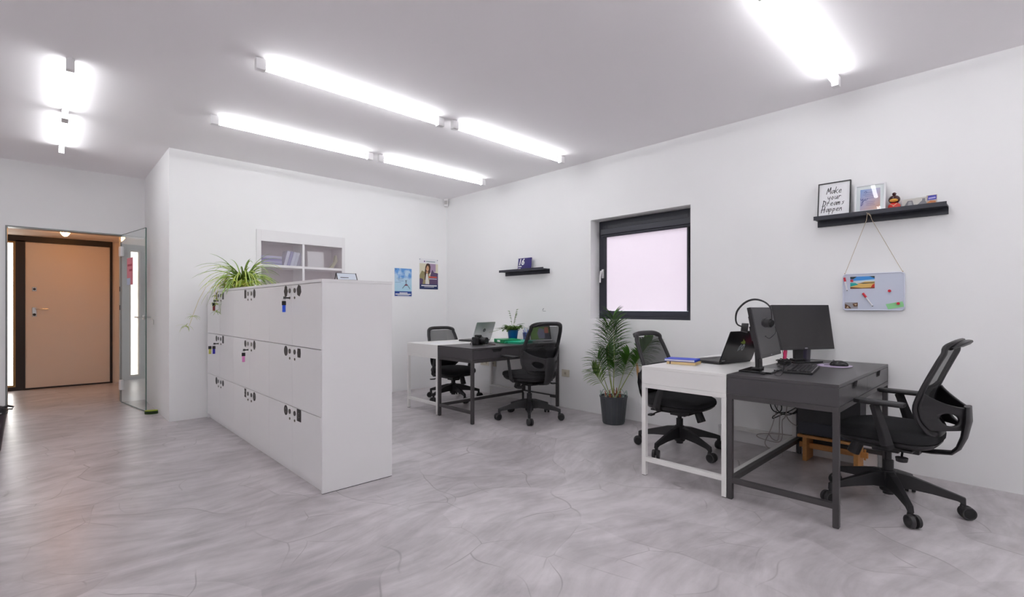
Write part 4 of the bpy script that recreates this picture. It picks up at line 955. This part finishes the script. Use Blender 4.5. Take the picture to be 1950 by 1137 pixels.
b = MB(); b.lathe([(.013, 0), (.015, .004), (.013, .012), (.006, .016)], 14); b.mi = 1; b.ell((0, 0, .014), .006, .006, .004, 10, 6)
o = b.build('usb_puck', [M['black'], M['chrome']], smooth=True); o.location = (3.155, 1.085, TOP+.0002); tag(o, 'tiny black round gadget with a bright top at the corner of the left monitor base', 'gadget')
# cables hanging behind the desks
def hang(name, pts, r_, m, label, x=4.3):
    b = MB(); n = len(pts); P = []
    for i in range(n-1):
        p0, p1, p2, p3 = [Vector((x + .02*math.sin(2.1*j), *pts[j])) for j in (max(i-1, 0), i, i+1, min(i+2, n-1))]
        for k in range(6):
            s_ = k/6; P.append(.5*((2*p1) + (p2-p0)*s_ + (2*p0-5*p1+4*p2-p3)*s_*s_ + (3*p1-p0-3*p2+p3)*s_**3))
    P.append(Vector((x, *pts[-1])))
    b.tube(P, r_, 6); tag(b.build(name, m, smooth=True), label, 'cable', 'cables hanging under the near desks')
gc = mat('grey_cable', (.42, .38, .37), .6)
hang('cable', [(1.45, .60), (1.44, .45), (1.405, .345), (1.365, .315), (1.31, .322), (1.235, .33), (1.20, .40)], .0045, M['black'], 'black cable sagging to the left under the near desks')
hang('cable', [(1.38, .60), (1.37, .45), (1.33, .353), (1.377, .300), (1.405, .275), (1.395, .265), (1.34, .30), (1.27, .345), (1.20, .40)], .004, M['black'], 'black cable looping down to a sharp bend under the near desks')
hang('cable', [(1.33, .60), (1.40, .42), (1.35, .325), (1.28, .31), (1.23, .35)], .004, M['black'], 'black cable crossing the others at the top of the bundle under the near desks')
hang('cable', [(1.40, .60), (1.37, .40), (1.385, .272), (1.409, .195), (1.441, .12), (1.457, .056), (1.433, .012), (1.38, .01)], .0035, gc, 'grey cable reaching the floor, longest loop under the near desks')
hang('cable', [(1.35, .60), (1.335, .42), (1.342, .30), (1.353, .222), (1.361, .127), (1.365, .090), (1.409, .096), (1.44, .13)], .0035, gc, 'grey cable with a small hook at its low end under the near desks')
hang('cable', [(1.28, .60), (1.30, .40), (1.303, .298), (1.33, .26), (1.338, .207), (1.326, .133), (1.361, .075), (1.469, .071), (1.519, .097), (1.50, .118), (1.369, .138), (1.26, .15)], .0035, gc, 'grey cable making the widest loop toward the left under the near desks')
hang('cable', [(1.31, .60), (1.30, .42), (1.295, .308), (1.261, .246), (1.20, .221)], .0035, gc, 'grey cable swinging right to the black computer case')
# wooden stool with the computer case on it, under the near dark desk
t = thing('low_stool', 'low orange pine stool under the near dark desk, carrying the computer case', 'stool', (4.165, .800, 0))
b = MB(); b.box(0, .20, -.02, .385, .180, .200); b.build('top_board', M['wood'], t, bevel=.002)
for y in (.0, .325):
    b = MB(); b.box(.015, .185, y, y+.028, 0, .180); b.build('leg', M['wood'], t, bevel=.002)
b = MB(); b.box(.085, .105, -.045, .395, .085, .125); b.build('stretcher', M['wood'], t, bevel=.002)
for y in (-.032, .362):
    b = MB(); b.box(.088, .102, y, y+.012, .070, .145); b.build('wedge', M['wood'], t)
t = thing('computer_case', 'black computer case standing on the pine stool under the desk', 'computer', (4.168, .785, .2006))
b = MB(); b.box(0, .19, 0, .40, .006, .37); b.build('casing', mat('case_black', (.010, .010, .014), .35), t, bevel=.004)
b = MB(); b.box(-.004, 0, .01, .39, .01, .10); b.build('lower_panel', mat('case_bluish', (.014, .016, .028), .3), t)
b = MB()
for x in (.02, .15):
    for y in (.03, .35): b.box(x, x+.02, y, y+.02, 0, .006)
b.build('feet', M['rubber'], t)
# ---------------------------------------------------------------- things on the far desks
t, Mt = make_laptop('open silver laptop facing away on the far white desk', (3.850, 4.560, TOP), R(189), .345, .225, .235, 20, M['black'], M['alu'])
b = MB(); b.M = Mt; b.prism([(.022*math.cos(a*math.pi/12), .130 + .022*math.sin(a*math.pi/12)) for a in range(24)], .0006, .0071)
b.mi = 1; b.ribbon([(.008, .118), (.001, .142)], .003, .0082); b.ribbon([(-.003, .118), (-.010, .142)], .003, .0082); b.ribbon([(.004, .130), (-.004, .132), (-.007, .118)], .0025, .0082); b.ribbon([(.008, .112), (.005, .122), (-.002, .124)], .0025, .0082)
b.build('round_logo', [M['ink'], M['alu']], t, fix=False)
t, Mt = make_laptop('open grey laptop with a picture on its screen, seen through the far chair', (4.225, 3.905, TOP), R(-20), .290, .20, .195, 18, M['alu'], M['alu'])
sc_ = [mat('screen_green', (.04, .07, .02), .4, emit=(.10, .20, .04), es=.5), mat('screen_slate', (.08, .08, .12), .4, emit=(.14, .14, .22), es=.5), mat('screen_rose', (.16, .05, .04), .4, emit=(.35, .10, .07), es=.5), mat('screen_dark', (.02, .02, .03), .4, emit=(.04, .04, .06), es=.5)]
b = MB(); b.M = Mt; b.quad(-.128, .118, .022, .172, -.0012); b.mi = 1; b.poly([(-.03, .03), (.06, .03), (.05, .14), (-.01, .165), (-.045, .10)], -.0016); b.mi = 2; b.poly([(.05, .10), (.105, .095), (.11, .165), (.06, .168)], -.0018); b.mi = 3; b.poly([(.04, .022), (.118, .022), (.118, .10), (.06, .095)], -.002)
b.build('screen_picture', sc_, t, fix=False)
# camera with strap
t = thing('camera', 'black single lens camera with its strap on the far dark desk corner', 'camera', (3.455, 4.150, TOP), R(12))
b = MB(); b.box(-.068, .068, -.03, .035, 0, .085); b.box(-.068, -.035, -.052, -.028, .002, .082); b.slab([(-.032, -.035), (.032, -.035), (.026, .03), (-.026, .03)], .085, .108); b.build('body', M['black'], t, bevel=.008)
b = MB(); b.cyl((.008, -.03, .045), (.008, -.115, .045), .036, .039, 24); b.build('lens', M['black'], t, smooth=True)
b = MB(); b.cyl((.008, -.105, .045), (.008, -.1165, .045), .034, .030, 24); b.build('front_glass', M['blackg'], t, smooth=True)
b = MB(); b.cyl((-.048, -.01, .085), (-.048, -.01, .094), .011, n=16); b.cyl((.048, 0, .085), (.048, 0, .096), .013, n=16); b.build('dial', M['rubber'], t, smooth=True)
b = MB(); b.tube([(.070, 0, .07), (.095, -.02, .02), (.11, -.08, .003), (.09, -.16, .003), (.04, -.20, .003), (.0, -.19, .003)], [.002, .012, .014, .014, .012, .010], 6, flat=.18, up=(0, 0, 1))
b.build('strap', mat('dark_red_strap', (.07, .008, .01), .7), t); b = MB(); b.tube([(-.07, 0, .07), (-.10, .02, .02), (-.125, .0, .003), (-.14, -.05, .003)], [.002, .008, .008, .004], 6, flat=.2, up=(0, 0, 1)); b.build('strap', M['black'], t)
# green binder and folder
t = thing('ring_binder', 'dark green ring binder lying flat, its spine toward the camera', 'binder', (3.785, 4.080, TOP+.0004), R(-16))
gb = mat('binder_green', (.0, .30, .10), .35)
b = MB(); b.box(0, .24, 0, .26, 0, .003); b.box(0, .24, 0, .26, .037, .040); b.box(-.002, .001, 0, .26, 0, .040); b.build('cover', gb, t, bevel=.001)
b = MB(); b.box(.004, .225, .006, .254, .004, .034); b.build('sheets', mat('binder_sheets', (.02, .35, .17), .5), t)
b = MB(); b.box(-.0035, -.002, .10, .17, .009, .031); b.build('spine_label', M['paper'], t, bevel=.0005)
t = thing('folder', 'bright turquoise green folder lying beside the dark green binder', 'folder', (3.835, 3.868, TOP+.0004), R(8))
b = MB(); b.box(0, .31, 0, .20, 0, .003); b.box(0, .31, 0, .20, .022, .025, rot=(0, R(-1.5), 0)); b.build('cover', mat('turquoise_plastic', (.0, .58, .34), .3), t, bevel=.001)
b = MB(); b.box(.01, .30, .004, .19, .003, .018); b.build('sheets', mat('folder_sheets', (.03, .35, .22), .5), t)
# blue pot with a leafy plant
def leaf(b, p, d, L_, W_, droop=.3, n=5, fold=.15):
    d = Vector(d).normalized(); side = d.cross(Vector((0, 0, 1)))
    if side.length < .05: side = Vector((1, 0, 0))
    side.normalize(); pts = []; q = Vector(p); dd = d.copy()
    prev = None
    for i in range(n+1):
        s_ = i/n; wd = W_ * math.sin(math.pi*min(1, s_*.92+.08))**.8 * .5
        nrm = side.cross(dd).normalized()
        A = b.v(q + side*wd + nrm*wd*fold); C_ = b.v(q); B = b.v(q - side*wd + nrm*wd*fold)
        if prev: b.f([prev[0], prev[1], C_, A]); b.f([prev[1], prev[2], B, C_])
        prev = (A, C_, B)
        q = q + dd*(L_/n); dd = (dd + Vector((0, 0, -droop/n))).normalized()
t = thing('potted_plant', 'small leafy green plant in a bright blue pot on the far dark desk', 'plant', (4.135, 4.300, TOP))
b = MB(); b.lathe([(.046, 0), (.050, .004), (.066, .125), (.070, .125), (.070, .140), (.063, .140), (.060, .125), (.02, .122)], 28); b.build('pot', mat('blue_pot', (.0, .10, .33), .35), t, smooth=True)
b = MB(); b.lathe([(.061, .118), (.03, .128), (.004, .13)], 20); b.build('soil', M['soil'], t)
rnd = random.Random(3)
g1 = noisy(mat('leaf_green', (.10, .22, .02), .5), 40, .35); g2 = mat('stem_green', (.14, .20, .05), .6)
st = MB(); lf = MB()
for k in range(46):
    a = rnd.uniform(0, 6.28); r0 = rnd.uniform(.0, .04); p = Vector((r0*math.cos(a), r0*math.sin(a), .13)); L_ = rnd.uniform(.05, .11)
    q = p + Vector((math.cos(a)*L_, math.sin(a)*L_, rnd.uniform(.0, .06))); st.tube([p, p.lerp(q, .5) + Vector((0, 0, .02)), q], .0014, 5)
    for j in range(5):
        s_ = (j+1)/5; pp = p.lerp(q, s_) + Vector((0, 0, .02*math.sin(math.pi*s_))); aa = a + rnd.uniform(-1.3, 1.3)
        leaf(lf, pp, (math.cos(aa), math.sin(aa), rnd.uniform(-.2, .5)), rnd.uniform(.040, .066), .030, .6, 4)
for (dx, dy, dz) in ((-.02, .04, .23), (.03, -.03, .20), (.02, -.05, .25), (-.20, .16, -.02), (-.12, .14, .02), (.07, -.09, .08)):
    p = Vector((0, 0, .13)); q = p + Vector((dx, dy, dz)); mid = p.lerp(q, .5) + Vector((0, 0, .03)); st.tube([p, mid, q], .0015, 5)
    for j in range(5):
        s_ = .35 + .65*j/4; pp = p.lerp(mid, s_*2) if s_ < .5 else mid.lerp(q, s_*2-1)
        for sg in (-1, 1): leaf(lf, pp, (dx + sg*.06, dy + sg*.05, .04), .042, .020, .6, 4)
st.build('stems', g2, t); lf.build('leaves', g1, t, fix=False)
# pen holder
t = thing('pen_holder', 'blue wire mesh pen holder with pens beside the blue pot', 'pen holder', (4.285, 4.215, TOP))
b = MB(); b.lathe([(.036, .003), (.046, .098)], 24, caps=False); b.build('mesh_wall', M['wiremesh'], t, smooth=True)
b = MB(); blu = mat('blue_wire', (.02, .06, .42), .4)
b.tube([(.046*math.cos(a*math.pi/12), .046*math.sin(a*math.pi/12), .099) for a in range(24)], .002, 6, closed=True); b.lathe([(.037, 0), (.037, .004)], 24); b.build('rim', blu, t, smooth=True)
for i, (ax, ay, L_, cl) in enumerate(((.3, .1, .13, (.02, .08, .5)), (-.35, .0, .13, (.03, .06, .45)), (.05, .25, .15, (.15, .35, .6)), (-.1, -.2, .155, (.6, .68, .75)), (.2, -.2, .14, (.02, .1, .3)))):
    b = MB(); p = Vector((-ax*.04, -ay*.04, .006)); b.cyl(p, p + Vector((ax*.2, ay*.2, L_)), .0045, .004, 10); b.build('pen', mat('pen_colour', cl, .3), t, smooth=True)
# loose papers and a tablet on the far white desk
for i, (x, y, a, lb) in enumerate(((3.26, 4.60, 12, 'white sheet of paper at the near left corner of the far white desk'), (3.42, 4.72, -20, 'white sheet of paper lying farther back on the far white desk'))):
    b = MB(); b.box(-.148, .148, -.105, .105, 0, .0008); o = b.build('paper_sheet', M['paper']); o.location = (x, y, TOP + i*.0012); o.rotation_euler = (0, 0, R(a)); tag(o, lb, 'paper', 'loose papers on the far white desk')
b = MB(); b.box(0, .10, 0, .14, 0, .0008); o = b.build('paper_sheet', M['paper']); o.location = (4.22, 4.075, TOP); o.rotation_euler = (0, 0, R(15)); tag(o, 'white sheet of paper on the far dark desk before the pen holder', 'paper')
# card holder on the lockers
t = thing('card_holder', 'black edged card holder with a white card on top of the lockers', 'card holder', (1.46, 3.135, 1.3478), R(-6))
b = MB()
for x in (-.066, .066): b.tube([(x, -.030, .002), (x, 0, .050), (x, .030, .002)], .0028, 6)
b.box(-.066, .066, -.040, -.034, 0, .006); b.box(-.068, .068, -.034, -.030, 0, .003); b.box(-.066, .066, -.002, .002, .047, .051); b.build('stand', M['black'], t)
b = MB(); b.M = Matrix.Translation((0, -.031, .004)) @ Matrix.Rotation(R(-33), 4, 'X'); b.box(-.062, .062, 0, .0015, 0, .054); b.mi = 1; b.box(-.045, .010, -.0006, 0, .016, .021)
b.build('card', [mat('pale_card', (.70, .76, .84), .4), M['ink']], t)
# ---------------------------------------------------------------- spider plant on the lockers
t = thing('spider_plant', 'bushy spider plant with trailing runners on the far end of the lockers', 'plant', (1.440, 5.420, 1.3478))
b = MB(); b.lathe([(.055, 0), (.060, .003), (.078, .085), (.082, .085), (.082, .098), (.074, .098), (.070, .085), (.02, .082)], 28); b.build('pot', mat('pale_green_pot', (.50, .60, .30), .5), t, smooth=True)
b = MB(); b.lathe([(.070, .078), (.03, .088), (.004, .09)], 20); b.build('soil', M['soil'], t)
rnd = random.Random(11)
ga = noisy(mat('spider_leaf_green', (.20, .34, .05), .5), 25, .3); gb2 = noisy(mat('spider_leaf_lime', (.42, .52, .06), .5), 25, .25); gc2 = mat('spider_leaf_yellow', (.62, .52, .16), .6); gp = mat('spider_leaf_pale', (.45, .55, .22), .5)
def blade(b, p, a, el, L_, W_, droop, n=12, mi=0, stripe=True):
    d = Vector((math.cos(a)*math.cos(el), math.sin(a)*math.cos(el), math.sin(el))); side = Vector((-math.sin(a), math.cos(a), 0)); q = Vector(p); prev = None
    for i in range(n+1):
        s_ = i/n; wd = W_*.5*(min(1, .45 + s_*3) * (1-s_)**.55 + .02); nrm = side.cross(d).normalized()
        V = [b.v(q + side*wd + nrm*wd*.5), b.v(q + side*wd*.35), b.v(q - side*wd*.35), b.v(q - side*wd + nrm*wd*.5)]
        if prev:
            for j in range(3): b.mi = (mi if j != 1 else (3 if stripe else mi)); b.f([prev[j], prev[j+1], V[j+1], V[j]])
        prev = V; q = q + d*(L_/n); d = (d + Vector((0, 0, -droop/n))).normalized()
        if q.z < .004 and -.19 < q.x < .29 and q.y < .5: q.z = .004; d.z = max(d.z, 0)
b = MB()
for k in range(170):
    a = rnd.uniform(0, 6.283); el = rnd.uniform(.15, 1.25); L_ = rnd.uniform(.24, .50); r0 = rnd.uniform(0, .035)
    mi = 0 if rnd.random() < .72 else 1
    # keep clear of the wall
    if math.sin(a) > .5: L_ *= .75
    blade(b, (r0*math.cos(a), r0*math.sin(a), .088), a, el, L_, rnd.uniform(.014, .024), rnd.uniform(1.5, 3.0), 12, mi)
b.build('long_leaves', [ga, gb2, gc2, gp], t, fix=False, smooth=True)
b = MB()
for k in range(190):
    a = rnd.uniform(0, 6.283); r0 = rnd.uniform(.06, .24); cx, cy = rnd.uniform(-.20, .02), rnd.uniform(-.42, .34)
    blade(b, (cx*.8, cy*.8, .015 + rnd.uniform(0, .05)), a, rnd.uniform(.2, 1.1), rnd.uniform(.07, .15), .013, rnd.uniform(1, 2.4), 7, 1 if rnd.random() < .8 else 2, False)
b.build('low_leaves', [ga, gb2, gc2, gp], t, fix=False, smooth=True)
def plantlet(b, p, s_, n, col):
    for k in range(n):
        a = rnd.uniform(0, 6.283); blade(b, p, a, rnd.uniform(-.2, 1.0), rnd.uniform(.6, 1)*s_, .006, rnd.uniform(1, 2.5), 6, 1 if rnd.random() < .6 else 0, False)
runs = [([(-.02, .0, .09), (-.14, .02, .10), (-.215, .03, .03), (-.225, .03, -.06), (-.225, .03, -.15)], [(-.225, .03, -.15, .07), (-.228, .03, -.22, .08), (-.225, .02, -.10, .05)]),
        ([(-.02, .03, .09), (-.13, .10, .11), (-.215, .13, .02), (-.225, .14, -.10)], [(-.225, .13, -.13, .06), (-.225, .12, -.06, .05)]),
        ([(-.02, .05, .09), (-.16, .25, .12), (-.25, .36, .03), (-.30, .42, -.10), (-.345, .44, -.25), (-.38, .43, -.36)], [(-.345, .44, -.27, .09), (-.41, .42, -.37, .11)])]
for P, pl in runs:
    b = MB(); b.tube(P, .0016, 5); rn = b.build('runner', gc2, t, smooth=True)
    b = MB()
    for x, y, z, s_ in pl: plantlet(b, (x, y, z), s_, 12, 1)
    b.build('plantlets', [ga, gb2, gc2, gp], rn, fix=False, smooth=True)
# ---------------------------------------------------------------- palm by the window
t = thing('potted_palm', 'tall potted palm under the left side of the window', 'plant', (4.155, 2.850, 0))
pm_ = mat('slate_pot', (.055, .062, .07), .45)
b = MB(); n_ = 28
prof_ = [(.100, 0), (.106, .004), (.108, .012), (.134, .262), (.140, .266), (.140, .280), (.132, .280), (.128, .262), (.05, .255)]
b.lathe(prof_, n_)
b.build('pot', pm_, t, bevel=0)
b = MB()
for k in range(14):
    a = k*2*math.pi/14; b.tube([(.109*math.cos(a), .109*math.sin(a), .012), (.1345*math.cos(a), .1345*math.sin(a), .262)], .0016, 5)
b.build('pot_ribs', mat('slate_rib', (.10, .11, .12), .45), t)
b = MB(); b.lathe([(.131, .248), (.06, .262), (.004, .265)], 20); b.build('soil', M['soil'], t)
b = MB()
for k in range(9):
    a0 = k*2*math.pi/9; w_ = 2*math.pi/9*.5; P = []
    for i in range(11):
        s_ = -1 + 2*i/10; a = a0 + s_*w_; P.append((.133*math.cos(a), .133*math.sin(a), .262 + .062*math.sqrt(max(0, 1-s_*s_))))
    b.tube(P, .003, 6)
b.build('wire_edging', mat('mint_wire', (.35, .46, .40), .5), t, smooth=True)
rnd = random.Random(5)
pg = [noisy(mat('palm_green', (.065, .19, .018), .6), 20, .35), mat('palm_rib_green', (.30, .36, .10), .5), noisy(mat('palm_light_green', (.24, .36, .10), .5), 20, .25), mat('dry_sheath', (.30, .09, .04), .8), mat('dry_leaf', (.55, .33, .14), .8)]
def frond(p0, top, bend, nleaf, ll, light=0, start=.42, spread=1.0):
    """rachis from the pot to the crown with leaflets on both sides"""
    b = MB(); p0 = Vector(p0); top = Vector(top); ctrl = p0.lerp(top, .55) + Vector(bend)
    def B(s_): return p0*(1-s_)**2 + ctrl*2*s_*(1-s_) + top*s_*s_
    b.mi = 1; b.tube([B(i/14) for i in range(15)], [.0048*(1-.7*i/14) for i in range(15)], 6)
    tip_dir = (B(1)-B(.93)).normalized()
    for i in range(nleaf):
        s_ = start + (1-start)*i/(nleaf-1); p = B(s_); d = (B(min(1, s_+.02))-B(s_-.02)).normalized()
        side = d.cross(Vector((.55, .75, .15)) if abs(d.z) > .6 else Vector((0, 0, 1)));  side.normalize()
        # leaflets fan in the plane that faces the room
        q = (s_-start)/(1-start); L_ = ll*(math.sin(math.pi*(.22 + .56*q))**.8)
        for sg in (-1, 1):
            dr_ = (d*(.55 + .6*q) + side*sg*spread*(1-.35*q) + Vector((rnd.uniform(-.08, .08), rnd.uniform(-.08, .08), .12 + rnd.uniform(-.05, .1)))).normalized()
            b.mi = 2 if light else 0
            leaf(b, p, dr_, L_*rnd.uniform(.88, 1.08), .030, rnd.uniform(.8, 1.4), 6, .25)
    return b.build('frond', pg, t, fix=False, smooth=True)
c0 = (0, 0, .26)
frond((-.01, .0, .26), (.02, .02, 1.07), (.02, -.01, 0), 34, .24)
frond((.01, .01, .26), (-.02, .05, .98), (-.02, .03, 0), 30, .22)
frond((.02, -.02, .26), (.11, -.36, .84), (.02, -.02, .10), 30, .18, start=.45)
frond((-.02, .02, .26), (-.10, .12, .66), (-.02, .02, .05), 14, .20, start=.5)
frond((-.03, .02, .26), (-.13, .16, .52), (0, .01, .04), 12, .16, light=1, start=.45)
frond((.0, -.03, .26), (.03, -.16, .70), (.0, -.02, .06), 20, .18, start=.45)
frond((.02, .02, .26), (.09, .16, .72), (.02, .04, .08), 20, .20, start=.45)
frond((-.02, -.01, .26), (-.06, -.05, .60), (0, 0, .02), 12, .17, start=.55)
b = MB()
for k, (x, y, h) in enumerate(((0, 0, .14), (.02, -.02, .10), (-.03, .02, .08), (.05, -.04, .09), (-.06, .05, .07))): b.tube([(x, y, .25), (x*1.1, y*1.1, .26+h)], [.014, .003], 7)
b.build('dry_sheaths', pg[3], t)
b = MB()
for k in range(7): leaf(b, (.10 + rnd.uniform(-.02, .02), -.20 + rnd.uniform(-.03, .03), .62), (rnd.uniform(-.2, .2), rnd.uniform(-.3, .2), -1), rnd.uniform(.12, .22), .008, .2, 5)
b.build('dry_leaflets', pg[4], t, fix=False)
# ---------------------------------------------------------------- waste bin at the left edge
t = thing('waste_bin', 'dark waste bin with a knotted black bag, cut off by the left picture edge', 'bin', (-.360, 5.760, 0))
b = MB(); b.lathe([(.098, 0), (.100, .004), (.135, .315)], 32); b.build('body', mat('dark_bin', (.07, .05, .06), .3, .6), t, smooth=True)
b = MB(); b.tube([(.137*math.cos(a*math.pi/16), .137*math.sin(a*math.pi/16), .318) for a in range(32)], .006, 8, closed=True); b.build('rim', M['chrome'], t, smooth=True)
b = MB(); n_ = 40; rings = []
for rr_, z, wv in ((.139, .30, .002), (.142, .328, .004), (.132, .345, .008), (.10, .352, .012), (.05, .345, .012)):
    rings.append([b.v(((rr_ + wv*math.sin(k*5.3))*math.cos(k*2*math.pi/n_), (rr_ + wv*math.sin(k*5.3))*math.sin(k*2*math.pi/n_), z + wv*.8*math.sin(k*3.7))) for k in range(n_)])
for A, B_ in zip(rings, rings[1:]):
    for k in range(n_): b.f([A[k], A[(k+1) % n_], B_[(k+1) % n_], B_[k]])
b.f(rings[-1])
b.tube([(.10, -.02, .345), (.14, -.03, .365), (.175, -.03, .352), (.165, -.03, .335), (.14, -.03, .338)], [.012, .010, .007, .006, .005], 8)
b.build('bag', mat('black_bag', (.012, .010, .012), .3), t, smooth=True)
